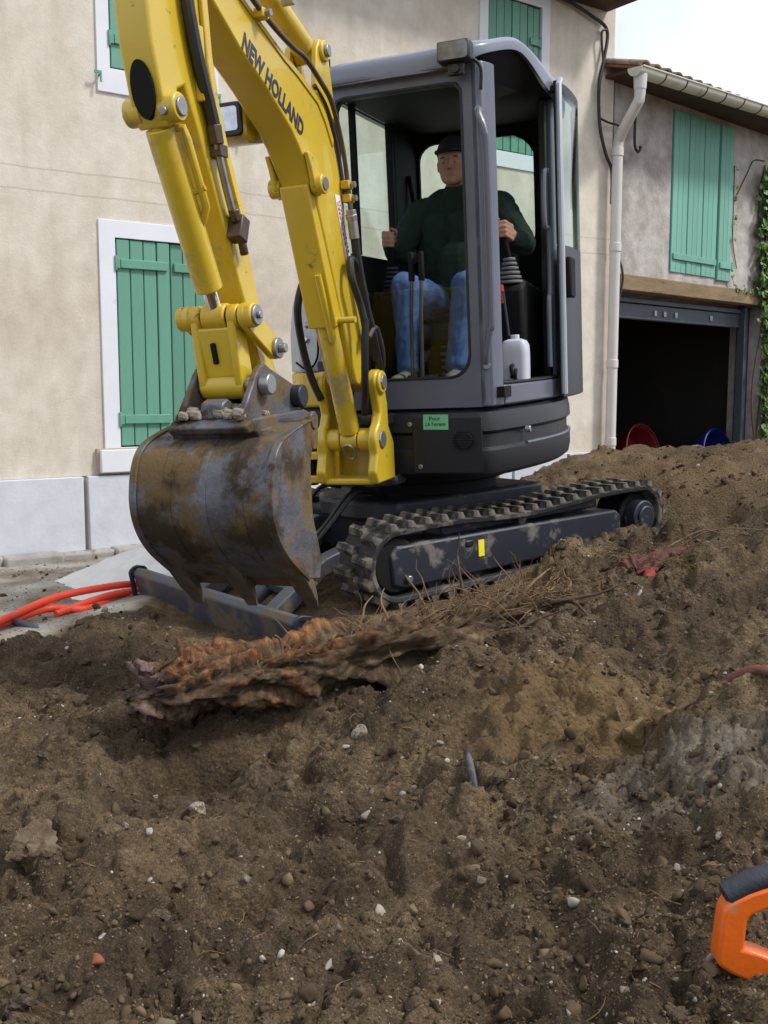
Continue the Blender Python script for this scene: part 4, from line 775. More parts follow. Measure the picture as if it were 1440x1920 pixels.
# boom cylinder with rod guard
A = np.array((.955, VB, .742)); B = np.array((1.372, VB, 1.812)); ax = unit(B - A); nf = np.array((ax[2], 0, -ax[0]))
mb = PMB(); mb.cyl(A + ax * .04, A + ax * .66, .047, n=28); mb.cyl(A + ax * .62, A + ax * .67, .055, n=28); barrel(mb, A[0], A[2], VB - .04, VB + .04, .048); bc = mb.build('boom_cylinder', 'yellow', EX, bevel=.004)
mb = PMB(); mb.cyl(A + ax * .60, B, .028, n=18); mb.build('piston_rod', 'chrome', bc)
g0, g1 = A + ax * .56, B + ax * .015; mb = PMB()
def quad(c, hw, f0, f1): return [tuple(c + nf * f1 + np.array((0, -hw, 0))), tuple(c + nf * f1 + np.array((0, hw, 0))), tuple(c + nf * f0 + np.array((0, hw, 0))), tuple(c + nf * f0 + np.array((0, -hw, 0)))]
mb.rings([quad(g0, .066, -.045, .060), quad(g1, .064, -.035, .048)]); gd_ = mb.build('rod_guard', 'yellow', bc, bevel=.008)
mb = PMB(); mb.cyl(A + ax * .50 + nf * .05 + np.array((0, .035, 0)), A + ax * .80 + nf * .066 + np.array((0, .035, 0)), .016, n=12); mb.build('guard_rib', 'yellow', gd_)
mb = PMB(); q0 = A + ax * .58 + nf * .02; mb.cyl(q0 + np.array((0, .03, 0)), q0 + np.array((0, .145, 0)), .014, n=12); mb.build('hose_port', 'yellow', bc)
mb = PMB(); q1 = A + ax * .56; mb.cyl(q1 - np.array((0, .05, 0)), q1 - np.array((0, .10, 0)), .014, n=12); mb.build('hose_port', 'steel', bc)
def hose(name, pts, r, m, parent=EX, n=10): mb = PMB(); mb.tube(spline(pts, 6), r, n); return mb.build(name, m, parent)
hose('hydraulic_hose', [(1.07, VB + .14, 1.27), (1.09, VB + .13, 1.35), (1.14, VB + .12, 1.45), (1.12, VB + .11, 1.53), (1.05, VB + .11, 1.50), (1.00, VB + .12, 1.36), (.93, VB + .13, 1.18), (.86, VB + .12, 1.04), (.78, VB + .08, .92)], .017, 'hose')
hose('hydraulic_hose', [(1.07, VB + .145, 1.28), (1.07, VB + .135, 1.15), (1.05, VB + .12, 1.02), (1.01, VB + .10, .93), (.95, VB + .07, .86)], .017, 'hose')
hose('hydraulic_hose', [(.98, VB - .13, .93), (1.02, VB - .16, 1.05), (1.07, VB - .17, 1.20), (1.13, VB - .15, 1.34), (1.12, VB - .12, 1.45), (1.06, VB - .10, 1.49), (1.03, VB - .09, 1.44)], .018, 'hose')
hose('hydraulic_hose', [(.93, VB - .02, .90), (.88, VB + .0, 1.0), (.80, VB + .02, .95), (.74, VB + .0, .80)], .017, 'hose')
hose('hydraulic_hose', [(1.09, VB + .115, 1.72), (1.07, VB + .115, 1.62), (1.05, VB + .115, 1.52), (.98, VB + .12, 1.30), (.90, VB + .12, 1.10)], .020, 'hose')
hose('steel_pipe', [(2.0, VB + .09, 2.45), (1.87, VB + .10, 2.375), (1.70, VB + .10, 2.32), (1.56, VB + .10, 2.29), (1.45, VB + .10, 2.275), (1.33, VB + .10, 2.225), (1.22, VB + .10, 2.165), (1.15, VB + .10, 2.06), (1.11, VB + .10, 1.96), (1.085, VB + .10, 1.85), (1.09, VB + .11, 1.72)], .0105, 'tube')
hose('steel_pipe', [(1.30, VB + .065, 2.21), (1.20, VB + .07, 2.14), (1.12, VB + .07, 2.02), (1.08, VB + .07, 1.90), (1.07, VB + .08, 1.78)], .010, 'tube')
for u, w in ((1.085, 1.845), (1.075, 1.79), (1.80, 2.345)):
    mb = PMB(); mb.box((u, VB + .095, w), (.05, .04, .035)); cl = mb.build('pipe_clamp', 'yellow_worn', boom, bevel=.005); mb = PMB(); mb.cyl((u, VB + .11, w), (u, VB + .135, w), .014, n=6); mb.build('clamp_bolt', 'steel', cl)
mb = PMB(); mb.cyl((1.095, VB + .113, 1.74), (1.075, VB + .115, 1.62), .022, n=12); mb.cyl((1.098, VB + .113, 1.72), (1.09, VB + .113, 1.70), .027, n=6); mb.build('hose_coupling', 'steel', EX, bevel=.002)
for dv in (.055, .078): hose('slack_hose', [(1.0, VB + dv + .05, 1.20), (.93, VB + dv + .06, 1.24), (.86, VB + dv + .06, 1.10), (.80, VB + dv, .95)], .012, 'tube')
# arm cylinder above the boom
A2 = np.array((1.207, VB, 2.362)); B2 = np.array((2.30, VB, 2.78)); ax2 = unit(B2 - A2)
mb = PMB(); mb.cyl(A2 + ax2 * .05, A2 + ax2 * .70, .050, n=28); barrel(mb, A2[0], A2[2], VB - .04, VB + .04, .040); ac = mb.build('arm_cylinder', 'yellow', EX, bevel=.004)
mb = PMB(); mb.cyl(A2 + ax2 * .70, B2, .028, n=18); mb.build('piston_rod', 'chrome', ac)
mb = PMB(); q = A2 + ax2 * .36 + np.array((0, .06, -.03)); mb.cyl(q, q + np.array((0, .05, 0)), .018, n=8); mb.tube(spline([q + np.array((0, .03, 0)), q + np.array((.03, .05, .06)), q + np.array((.10, .05, .14))]), .009, 8); mb.build('hose_port', 'steel', ac)
# arm
arm_f = [(2.40, 2.90), (2.47, 2.72), (2.490, 2.40), (2.484, 2.207), (2.478, 2.10), (2.455, 2.00), (2.435, 1.90), (2.40, 1.855), (2.36, 1.88), (2.345, 1.98), (2.30, 2.0), (2.235, 1.86), (2.175, 1.72), (2.06, 1.46), (1.975, 1.27), (1.915, 1.10), (1.865, .965)]
arm_b = [(1.83, .92), (1.775, .92), (1.745, .975), (1.77, 1.05), (1.84, 1.20), (1.885, 1.33), (1.935, 1.50), (2.00, 1.672), (2.055, 1.80), (2.108, 1.962), (2.135, 2.12), (2.145, 2.30), (2.17, 2.55), (2.22, 2.85), (2.30, 2.93)]
mb = PMB(); mb.prism(arm_f + arm_b, VB - .060, VB + .060); arm = mb.build('arm', 'yellow', EX, bevel=.010)
# black oval plate stands in for the shade where the bucket cylinder enters
mb = PMB(); ell = [(VB + .040 * math.cos(t), 1.965 + .085 * math.sin(t)) for t in np.linspace(0, 2 * math.pi, 24, endpoint=False)]
mb.add([(2.462 + .020 * (b_ - 1.99) / .1 + .0, a, b_) for a, b_ in ell] + [(2.44 + .02 * (b_ - 1.99) / .1, a, b_) for a, b_ in ell], [tuple(range(24))] + [(i, 24 + i, 24 + (i + 1) % 24, (i + 1) % 24) for i in range(24)] + [tuple(range(47, 23, -1))]); mb.build('recess_shade_plate', 'black', arm)
mb = PMB()
for sgn in (-1, 1): barrel(mb, 2.395, 1.915, VB + sgn * .030, VB + sgn * .095, .045)
mb.build('cylinder_boss', 'yellow', arm, bevel=.006)
mb = PMB(); barrel(mb, 2.395, 1.915, VB + .095, VB + .103, .030, 12); mb.cyl((2.43, VB + .06, 1.90), (2.448, VB + .06, 1.897), .014, n=8); mb.build('pivot_pin', 'steel', arm, bevel=.003)
mb = PMB(); mb.prism([(2.20, 2.20), (2.245, 2.20), (2.235, 2.05), (2.205, 1.97)], VB + .061, VB + .085); mb.box((2.225, VB + .073, 2.01), (.02, .03, .09)); mb.build('hose_guide', 'yellow', arm, bevel=.005)
mb = PMB(); mb.prism([(2.150, 2.35), (2.185, 2.35), (2.175, 2.1), (2.145, 1.95), (2.09, 1.79), (2.01, 1.60), (1.975, 1.62), (2.06, 1.81), (2.112, 1.962), (2.14, 2.12)], VB + .060, VB + .078); mb.build('arm_edge_plate', 'yellow', arm, bevel=.005)
hose('arm_hose', [(2.30, VB + .085, 2.45), (2.295, VB + .085, 2.28), (2.275, VB + .085, 2.17), (2.245, VB + .085, 2.07), (2.195, VB + .085, 1.945), (2.172, VB + .085, 1.88)], .022, 'hose')
hose('arm_pipe', [(2.172, VB + .085, 1.88), (2.158, VB + .085, 1.81), (2.12, VB + .085, 1.70), (2.085, VB + .085, 1.62)], .014, 'steel')
hose('arm_pipe', [(2.245, VB + .07, 2.38), (2.225, VB + .07, 2.15), (2.17, VB + .07, 1.98), (2.12, VB + .07, 1.83)], .008, 'yellow_worn')
mb = PMB(); mb.cyl((2.176, VB + .085, 1.90), (2.166, VB + .085, 1.84), .027, n=6); mb.box((2.150, VB + .08, 1.82), (.05, .045, .04)); mb.build('hose_coupling', 'tube', arm, bevel=.003)
mb = PMB(); mb.box((2.063, VB + .088, 1.575), (.055, .055, .085), np.array(Matrix.Rotation(R(-22), 3, 'Y'))); mb.cyl((2.09, VB + .088, 1.64), (2.075, VB + .088, 1.60), .022, n=6); mb.cyl((2.045, VB + .088, 1.54), (2.03, VB + .088, 1.49), .016, n=8); mb.build('valve_block', 'tube', arm, bevel=.005)
# bucket cylinder
A3 = np.array((2.395, VB, 1.915)); B3 = np.array((2.095, VB, 1.280)); ax3 = unit(B3 - A3)
mb = PMB(); mb.cyl(A3 + ax3 * .055, A3 + ax3 * .60, .049, n=28); mb.cyl(A3 + ax3 * .02, A3 + ax3 * .06, .028, n=20); barrel(mb, A3[0], A3[2], VB - .028, VB + .028, .040); bcy = mb.build('bucket_cylinder', 'yellow', EX, bevel=.005)
mb = PMB(); mb.cyl(A3 + ax3 * .59, B3, .026, n=18); mb.build('piston_rod', 'chrome', bcy)
mb = PMB(); q = np.array((-.01, .055, .02)); mb.tube([A3 + ax3 * .07 + q * .6, A3 + ax3 * .085 + q * 1.25, A3 + ax3 * .12 + q * 1.3, A3 + ax3 * .34 + q * 1.25, A3 + ax3 * .38 + q * .8], .014, 10); mb.cyl(A3 + ax3 * .28 + q * .6, A3 + ax3 * .28 + q * 1.5, .012, n=8); mb.build('cylinder_pipe', 'yellow', bcy)
# linkage
mb = PMB(); vv = [(-.150, -.108), (-.104, -.052), (-.046, .046), (.052, .092), (.097, .150)]
for (a, b_), r in zip(vv, (.043, .042, .047, .042, .043)): barrel(mb, 2.095, 1.280, VB + a, VB + b_, r)
jb = mb.build('link_joint', 'yellow_worn', EX, bevel=.006)
mb = PMB(); barrel(mb, 2.095, 1.280, VB - .148, VB + .148, .036); mb.build('joint_bushing', 'black', jb)
mb = PMB(); barrel(mb, 2.095, 1.280, VB + .150, VB + .160, .036, 20); mb.cyl((2.095, VB + .160, 1.28), (2.095, VB + .172, 1.28), .014, n=8); mb.build('joint_pin', 'steel', jb, bevel=.003)
def bar(mb, p, q, r0, r1, v0, v1):
    """flat link with round ends"""
    d = unit(np.array(q) - np.array(p)); n_ = np.array([-d[1], d[0]]); a0 = math.atan2(n_[1], n_[0])
    poly = [(p[0] + r0 * math.cos(a0 + t), p[1] + r0 * math.sin(a0 + t)) for t in np.linspace(0, math.pi, 10)] + [(q[0] + r1 * math.cos(a0 + math.pi + t), q[1] + r1 * math.sin(a0 + math.pi + t)) for t in np.linspace(0, math.pi, 10)]
    return mb.prism(poly, v0, v1)
LP = (1.905, 1.165); HP = (2.055, 1.040); TPN = (1.80, .985)
for a, b_ in ((-.125, -.097), (.097, .125)):
    mb = PMB(); bar(mb, (2.095, 1.280), LP, .044, .040, VB + a, VB + b_); sl_ = mb.build('side_link', 'yellow', EX, bevel=.005)
    s_ = 1 if a > 0 else -1; mb = PMB(); barrel(mb, *LP, VB + s_ * .125, VB + s_ * .140, .038, 20); mb.cyl((LP[0], VB + s_ * .14, LP[1]), (LP[0], VB + s_ * .165, LP[1]), .018, n=8); mb.build('link_pin', 'steel', sl_, bevel=.003)
mb = PMB(); 
for a, b_ in ((-.092, -.062), (.052, .082)): bar(mb, (2.095, 1.280), HP, .040, .046, VB + a, VB + b_)
mb.add([(2.13, VB - .07, 1.24), (2.13, VB + .06, 1.24), (2.09, VB + .06, 1.07), (2.09, VB - .07, 1.07), (2.105, VB - .07, 1.25), (2.105, VB + .06, 1.25), (2.065, VB + .06, 1.08), (2.065, VB - .07, 1.08)], [(0, 1, 2, 3), (4, 7, 6, 5), (0, 4, 5, 1), (2, 6, 7, 3), (0, 3, 7, 4), (1, 5, 6, 2)])
barrel(mb, *HP, VB - .092, VB + .082, .047); hl = mb.build('bucket_link', 'yellow', EX, bevel=.006)
mb = PMB(); mb.box((2.112, VB - .012, 1.155), (.016, .020, .075), np.array(Matrix.Rotation(R(13), 3, 'Y'))); mb.build('link_shade_block', 'black', hl, bevel=.004)  # black block on the link plate imitates the shade in a slot
# bucket
so_ = [(1.985, .905), (2.05, .895), (2.15, .875), (2.245, .845), (2.300, .79), (2.330, .70), (2.332, .62), (2.305, .545), (2.25, .475), (2.17, .410), (2.09, .352)]
so_ = [tuple(p) for p in spline(so_, 4)]
V0, V1 = VB - .245, VB + .280
mb = PMB(); mb.strip(so_, V0, V1, -.016); bk = mb.build('bucket', 'bucket', EX, bevel=.003)
sidep = so_ + [(2.0, .335), (1.975, .40), (2.03, .57), (2.025, .75), (1.975, .87)]
for a, b_ in ((V0 - .012, V0 + .004), (V1 - .004, V1 + .012)): mb = PMB(); mb.prism(sidep, a, b_); mb.build('side_plate', 'bucket', bk, bevel=.004)
edge = [tuple(p) for p in so_]
for a in (V0 - .016, V1 - .012):
    mb = PMB(); mb.strip([(p[0], p[1]) for p in edge], a, a + .028, .008); mb.build('edge_rib', 'bucket', bk, bevel=.003)
for a in (V0 + .12, V0 + .26, V0 + .40):
    mb = PMB(); mb.strip(edge[10:-6], a, a + .026, .0025); mb.build('wear_strap', 'bucket', bk, bevel=.003)
mb = PMB(); mb.prism([(2.11, .375), (2.02, .305), (1.995, .318), (2.085, .395)], V0, V1); mb.build('cutting_edge', 'bucketmud', bk, bevel=.003)
for v in (V0 + .02, VB + .005, V1 - .025):
    mb = PMB(); tp = [((2.17, .425), .032, .012), ((2.10, .365), .036, .026), ((2.05, .305), .034, .024), ((2.012, .255), .026, .014), ((1.995, .222), .020, .006)]
    mb.rings([[(c[0] + h * .62, v - w, c[1] - h * .78 * .6), (c[0] + h * .62, v + w, c[1] - h * .78 * .6), (c[0] - h * .62, v + w, c[1] + h * .78), (c[0] - h * .62, v - w, c[1] + h * .78)] for c, w, h in tp]); mb.build('tooth', 'bucketmud', bk, bevel=.005)
mb = PMB(); mb.cyl((1.985, V0 - .02, .895), (1.985, V1 + .02, .895), .022, n=16); mb.build('top_tube', 'bucket', bk, bevel=.004)
for v in (V0 - .014, V1 - .002): mb = PMB(); bar(mb, (1.975, .905), (1.985, .83), .032, .03, v, v + .016); mb.build('lifting_ear', 'bucket', bk, bevel=.004)
mb = PMB(); mb.prism([(1.74, .895), (2.225, .880), (2.245, .905), (2.20, .930), (1.78, .935), (1.735, .92)], VB - .150, VB + .165); mb.prism([(1.82, .86), (2.18, .855), (2.20, .892), (1.80, .897)], VB - .165, VB + .18); mb.build('hitch_plate', 'bucket', bk, bevel=.008)
earp = [(1.765, .93), (2.225, .925), (2.20, .955), (2.085, 1.085), (2.06, 1.105), (2.02, 1.112), (1.985, 1.095), (1.79, 1.025), (1.745, .99), (1.745, .95)]
for a, b_ in ((-.128, -.104), (.112, .136)): mb = PMB(); mb.prism(earp, VB + a, VB + b_); mb.build('hitch_ear', 'bucket', bk, bevel=.005)
for (u, w), r in ((HP, .030), (TPN, .034)):
    mb = PMB(); barrel(mb, u, w, VB - .125, VB + .160, r, 20); barrel(mb, u, w, VB + .136, VB + .175, r * 1.25, 20); mb.build('bucket_pin', 'steel' if r < .032 else 'frame', bk, bevel=.005)
mb = PMB()
rg = np.random.default_rng(3)
for k in range(70):
    u = rg.uniform(1.85, 2.21); v = VB + rg.uniform(-.14, .16); r = rg.uniform(.008, .026); w = .93 + r * .2
    mb.tube([(u, v - r, w), (u, v - r * .4, w + r * .7), (u + r * .3, v + r * .5, w + r * .6), (u, v + r, w)], [r * .3, r, r * .9, r * .3], 7)
cm = mb.build('caked_mud', mat('pale_caked_mud', (.26, .22, .17), .95, var=.4, vs=20, bump=.6), bk); cm['kind'] = 'stuff'
mb = PMB(); mb.prism([(2.12, .93), (2.2, .93), (2.19, .985), (2.15, 1.0), (2.12, .985)], VB - .04, VB + .05); mb.build('hitch_lock', 'bucket', bk, bevel=.008)
# ------------------------------------------------------------ operator
def P2W(p): return EXM @ (P4 @ Vector(p))
M.update(skin=mat('skin', (.33, .165, .11), .55, var=.1, vs=20), sweater=mat('dark_green_sweater', (.0055, .018, .011), .95, var=.25, vs=25, bump=.35, bs=160),
 jeans=mat('blue_jeans', (.055, .100, .235), .9, var=.22, vs=14, dirt=((.085, .135, .27), .15, 12), bump=.2, bs=120), shoes=mat('worn_work_shoes', (.16, .14, .11), .85, var=.3, vs=12), cap=mat('black_cap', (.008, .008, .010), .9))
def person():
    segs = []                     # (p, q, rp, rq, material index)
    def s_(p, q, a, b_, k): segs.append((np.array(p, float), np.array(q, float), a, b_, k))
    SK, SW, JE, SH = 0, 1, 2, 3
    cy_ = .205
    # torso: broad, leaning back slightly
    for dv in (-.105, 0, .105): s_((-.13, cy_ + dv, 1.36), (-.12, cy_ + dv * 1.15, 1.55), .115, .125, SW); s_((-.12, cy_ + dv * 1.15, 1.55), (-.09, cy_ + dv * 1.15, 1.76), .125, .105, SW)
    s_((-.03, cy_, 1.46), (-.03, cy_, 1.58), .12, .11, SW)
    s_((-.085, cy_ - .195, 1.855), (-.085, cy_ + .195, 1.855), .075, .075, SW); s_((-.08, cy_ - .12, 1.885), (-.06, cy_, 1.915), .066, .066, SW); s_((-.08, cy_ + .12, 1.885), (-.06, cy_, 1.915), .066, .066, SW)
    s_((-.05, cy_, 1.94), (-.02, cy_, 1.99), .054, .052, SK)
    # head: skull, face, jaw, nose, brow, ears, collar
    s_((-.035, cy_, 2.095), (.012, cy_, 2.10), .083, .082, SK); s_((-.02, cy_, 2.12), (0, cy_, 2.13), .080, .078, SK)
    for sg in (-1, 1): s_((.034, cy_ + sg * .022, 2.065), (.036, cy_ + sg * .016, 2.010), .056, .047, SK); s_((-.012, cy_ + sg * .083, 2.08), (-.016, cy_ + sg * .085, 2.048), .015, .011, SK); s_((.076, cy_ + sg * .033, 2.090), (.079, cy_ + sg * .014, 2.088), .013, .013, SK)
    s_((.060, cy_ - .010, 1.985), (.060, cy_ + .010, 1.985), .026, .026, SK)
    s_((.090, cy_, 2.080), (.104, cy_, 2.045), .0095, .0145, SK); s_((.078, cy_ - .018, 2.014), (.078, cy_ + .018, 2.014), .012, .012, SK)
    s_((-.06, cy_ - .02, 1.89), (-.04, cy_ - .01, 1.93), .070, .064, SW); s_((-.06, cy_ + .02, 1.89), (-.04, cy_ + .01, 1.93), .070, .064, SW)
    # arms
    for sg, el, wr, jx in ((-1, (.005, -.125, 1.655), (.135, -.108, 1.675), (.225, -.085, 1.70)), (1, (-.01, .555, 1.645), (.115, .528, 1.672), (.225, .50, 1.70))):
        sh = (-.085, cy_ + sg * .215, 1.845); s_(sh, el, .078, .062, SW); s_(el, wr, .060, .043, SW)
        wr = np.array(wr); jx = np.array(jx); d = unit(jx - wr); lat = np.array((0, -sg, 0.))       # lat points to the body's middle
        palm = wr + d * .055 - lat * .022; s_(wr, wr + d * .03 - lat * .010, .028, .028, SK)
        for k in range(4):
            z = .032 - .021 * k; ln = (.95, 1.05, 1.0, .85)[k]; b0 = palm + np.array((0, 0, z)); s_(wr + d * .02 + np.array((0, 0, z * .6)), b0, .017, .0135, SK)
            p1 = jx + np.array((.022 * ln, 0, z)) - lat * .026; p2 = jx + np.array((.034 * ln, 0, z - .003)) + lat * .006; p3 = jx + np.array((.012, 0, z - .005)) + lat * .028 * ln
            s_(b0, p1, .0115, .0105, SK); s_(p1, p2, .0105, .0095, SK); s_(p2, p3, .0095, .0080, SK)
        t0 = wr + d * .025 + lat * .012 + np.array((0, 0, .02)); t1 = jx + np.array((-.030, 0, .040)) + lat * .024; t2 = jx + np.array((.002, 0, .050)) + lat * .014
        s_(t0, t1, .016, .0125, SK); s_(t1, t2, .012, .0095, SK)
    # legs
    for sg, hip, kn, an, toe in ((-1, (-.10, .115, 1.345), (.335, .028, 1.445), (.455, .065, 1.045), (.60, .055, .985)), (1, (-.10, .295, 1.345), (.335, .345, 1.435), (.445, .315, 1.045), (.59, .325, .985))):
        s_(hip, kn, .098, .070, JE); kn = np.array(kn); an = np.array(an); mid = kn * .55 + an * .45 + np.array((-.02, 0, 0)); s_(kn, mid, .070, .062, JE); s_(mid, an + np.array((0, 0, .01)), .062, .054, JE)
        s_(an + np.array((-.02, 0, -.045)), an + np.array((.01, 0, -.03)), .040, .042, SH); s_(an + np.array((0, 0, -.045)), np.array(toe), .040, .034, SH)
    s_((-.12, cy_ - .09, 1.33), (-.12, cy_ + .09, 1.33), .105, .105, JE)
    mb = MB()
    for p, q, a, b_, k in segs:
        L_ = np.linalg.norm(q - p); d = unit(q - p); path = []; rad = []
        for t in np.linspace(-90, 0, 6): path.append(p + d * a * math.sin(R(t))); rad.append(max(1e-4, a * math.cos(R(t))))
        for t in np.linspace(0, 90, 6): path.append(q + d * b_ * math.sin(R(t))); rad.append(max(1e-4, b_ * math.cos(R(t))))
        mb.tube(path, rad, 14)
    me = mb.mesh('body'); o = bpy.data.objects.new('tmp', me); COL.objects.link(o)
    md = o.modifiers.new('r', 'REMESH'); md.mode = 'VOXEL'; md.voxel_size = .0058
    sm_ = o.modifiers.new('s', 'SMOOTH'); sm_.factor = .5; sm_.iterations = 3
    bpy.context.view_layer.update(); me2 = bpy.data.meshes.new_from_object(o.evaluated_get(bpy.context.evaluated_depsgraph_get())); bpy.data.objects.remove(o)
    n = len(me2.vertices); co = np.empty(n * 3); me2.vertices.foreach_get('co', co); co = co.reshape(-1, 3)
    # soft cloth folds on sleeves, belly and trouser legs
    best = np.full(n, 9.); kind = np.zeros(n, int)
    for p, q, a, b_, k in segs:
        d = q - p; t = np.clip(((co - p) @ d) / (d @ d), 0, 1); dist = np.linalg.norm(co - (p + t[:, None] * d), axis=1) - (a + (b_ - a) * t)
        m_ = dist < best; best[m_] = dist[m_]; kind[m_] = k
    nr = np.empty(n * 3); me2.vertices.foreach_get('normal', nr); nr = nr.reshape(-1, 3)
    cloth = (kind == 1) | (kind == 2); fold = fbm(co[:, 2] * 1.0 + co[:, 0] * .5, co[:, 1] * 1.3 + co[:, 0], .06, 3, 77); co[cloth] += (nr * (.010 * fold + .004)[:, None])[cloth]
    me2.vertices.foreach_set('co', co.ravel())
    nf_ = len(me2.polygons); c = np.empty(nf_ * 3); lt = np.empty(nf_, int); ls = np.empty(nf_, int); me2.polygons.foreach_get('loop_start', ls); li = np.empty(len(me2.loops), int); me2.loops.foreach_get('vertex_index', li)
    me2.polygons.foreach_set('material_index', kind[li[ls]].astype(np.int32)); me2.shade_smooth()
    for mm in ('skin', 'sweater', 'jeans', 'shoes'): me2.materials.append(M[mm])
    seat = P2W((-.12, .205, 1.27))
    root = empty('person', seat, 'seated operator in dark green sweater, blue jeans and black cap holding the levers', 'person')
    inv = Matrix.Translation(seat).inverted(); T4 = inv @ EXM @ P4
    me2.transform(T4); body_ = bpy.data.objects.new('body', me2); COL.objects.link(body_); body_.parent = root
    # cap with a short peak, hair at the nape, eyes
    mb = MB(); rr = []
    for t in np.linspace(0, 90, 10): rr.append([(-.012 + .102 * math.cos(R(t)) * math.cos(a), cy_ + .092 * math.cos(R(t)) * math.sin(a), 2.115 + .100 * math.sin(R(t)) + .012 * math.cos(a) * (1 - t / 90)) for a in np.linspace(0, 2 * math.pi, 28, endpoint=False)])
    mb.rings(rr, cap0=True); mb.prism([(.05 + .115 * math.cos(R(a)) * .9, cy_ + .082 * math.sin(R(a))) for a in np.linspace(-90, 90, 15)], 2.118, 2.126, 2)
    me3 = mb.mesh('cap', 60); me3.transform(T4); me3.materials.append(M['cap']); h = bpy.data.objects.new('cap', me3); COL.objects.link(h); h.parent = root
    for sg in (-1, 1):
        mb = MB(); mb.tube([(.078, cy_ + sg * .030, 2.066), (.084, cy_ + sg * .030, 2.066), (.0885, cy_ + sg * .030, 2.066)], [.0075, .0070, .003], 10); mb.tube([(.086, cy_ + sg * .016, 2.092), (.088, cy_ + sg * .032, 2.096), (.080, cy_ + sg * .046, 2.092)], .0035, 6); me3 = mb.mesh('eye', 60); me3.transform(T4); me3.materials.append(M['black']); h = bpy.data.objects.new('eye', me3); COL.objects.link(h); h.parent = root
person()
# white jug on the cab floor
jr = empty('plastic_jug', P2W((.35, .585, .95)), 'white plastic jug standing on the cab floor by the open door', 'jug')
_inv = Matrix.Translation(jr.location).inverted()
def cabprop(mb, name, m, parent, bevel=0, seg=2):
    me = mb.mesh(name); me.transform(_inv @ EXM @ P4); me.materials.append(M[m]); o = bpy.data.objects.new(name, me); COL.objects.link(o); o.parent = parent
    if bevel: b = o.modifiers.new('b', 'BEVEL'); b.width = bevel; b.segments = seg; b.limit_method = 'ANGLE'
    return o
mb = MB(); mb.rings([[(.35 + x * k, .585 + y * k, z) for x, y in rrect(-.055, .055, -.066, .066, .03)] for z, k in ((.951, .9), (.957, .98), (1.02, 1.0), (1.10, 1.0), (1.135, .96), (1.155, .80), (1.165, .45))]); cabprop(mb, 'bottle', 'jug', jr)
mb = MB(); mb.cyl((.35, .585, 1.16), (.35, .585, 1.185), .022, n=16); cabprop(mb, 'lid', 'jug', jr, .003)
mb = MB(); mb.tube(spline([(.412, .585, 1.04), (.43, .582, 1.03), (.432, .588, .995), (.415, .58, .985)]), .010, 8); mb.tube(spline([(.412, .60, 1.02), (.428, .60, 1.0), (.42, .60, .965)]), .009, 8); cabprop(mb, 'tap', 'black', jr)

# ------------------------------------------------------------ torn tree root on the mound
wm = bpy.data.materials.new('torn_root_wood'); wm.use_nodes = True; N, L = nodes(wm); b = N['Principled BSDF']; tc = N.new('ShaderNodeTexCoord')
def FIB(sc, det=5, ro=.65):
    """grain that runs along the log: noise on (length, around) coordinates"""
    cb = N.new('ShaderNodeCombineXYZ')
    for k_, nm in enumerate(('gs', 'gc', 'gn')): L.new(AT(nm), cb.inputs[k_])
    n = N.new('ShaderNodeTexNoise'); n.inputs['Scale'].default_value = sc; n.inputs['Detail'].default_value = det; n.inputs['Roughness'].default_value = ro; L.new(cb.outputs[0], n.inputs['Vector']); return n.outputs['Fac']
bark = RAMP(FIB(4, 7, .7), [(.34, (.016, .009, .005)), (.46, (.075, .044, .024)), (.56, (.155, .102, .056)), (.70, (.28, .205, .13))])
wood = RAMP(FIB(5, 7, .7), [(.35, (.035, .010, .006)), (.45, (.15, .050, .020)), (.55, (.31, .135, .045)), (.68, (.52, .32, .14))])
pink = RAMP(FIB(6), [(.35, (.15, .09, .08)), (.65, (.36, .245, .225))])
c = MIX(AT('wood'), bark, wood); c = MIX(AT('pink'), c, pink)
c = MIX(RAMP(NZ(9, 6, .7), [(.52, (0, 0, 0)), (.64, (.8, .8, .8))]), c, (.105, .072, .040)); L.new(c, b.inputs['Base Color']); b.inputs['Roughness'].default_value = .85; b.inputs['Specular IOR Level'].default_value = .3
bp = N.new('ShaderNodeBump'); bp.inputs['Strength'].default_value = 1.0; bp.inputs['Distance'].default_value = .02; L.new(FIB(8, 7, .8), bp.inputs['Height']); L.new(bp.outputs[0], b.inputs['Normal'])
M['root'] = wm; M['fibre'] = mat('dry_root_fibre', (.15, .090, .045), .9, var=.4, vs=18); M['redroot'] = mat('red_torn_root', (.105, .034, .022), .85, var=.5, vs=14, dirt=((.12, .085, .05), .35, 9), bump=.6)
M['darkroot'] = mat('dark_root', (.085, .05, .032), .9, var=.4, vs=14, dirt=((.16, .12, .07), .4, 10), bump=.5)
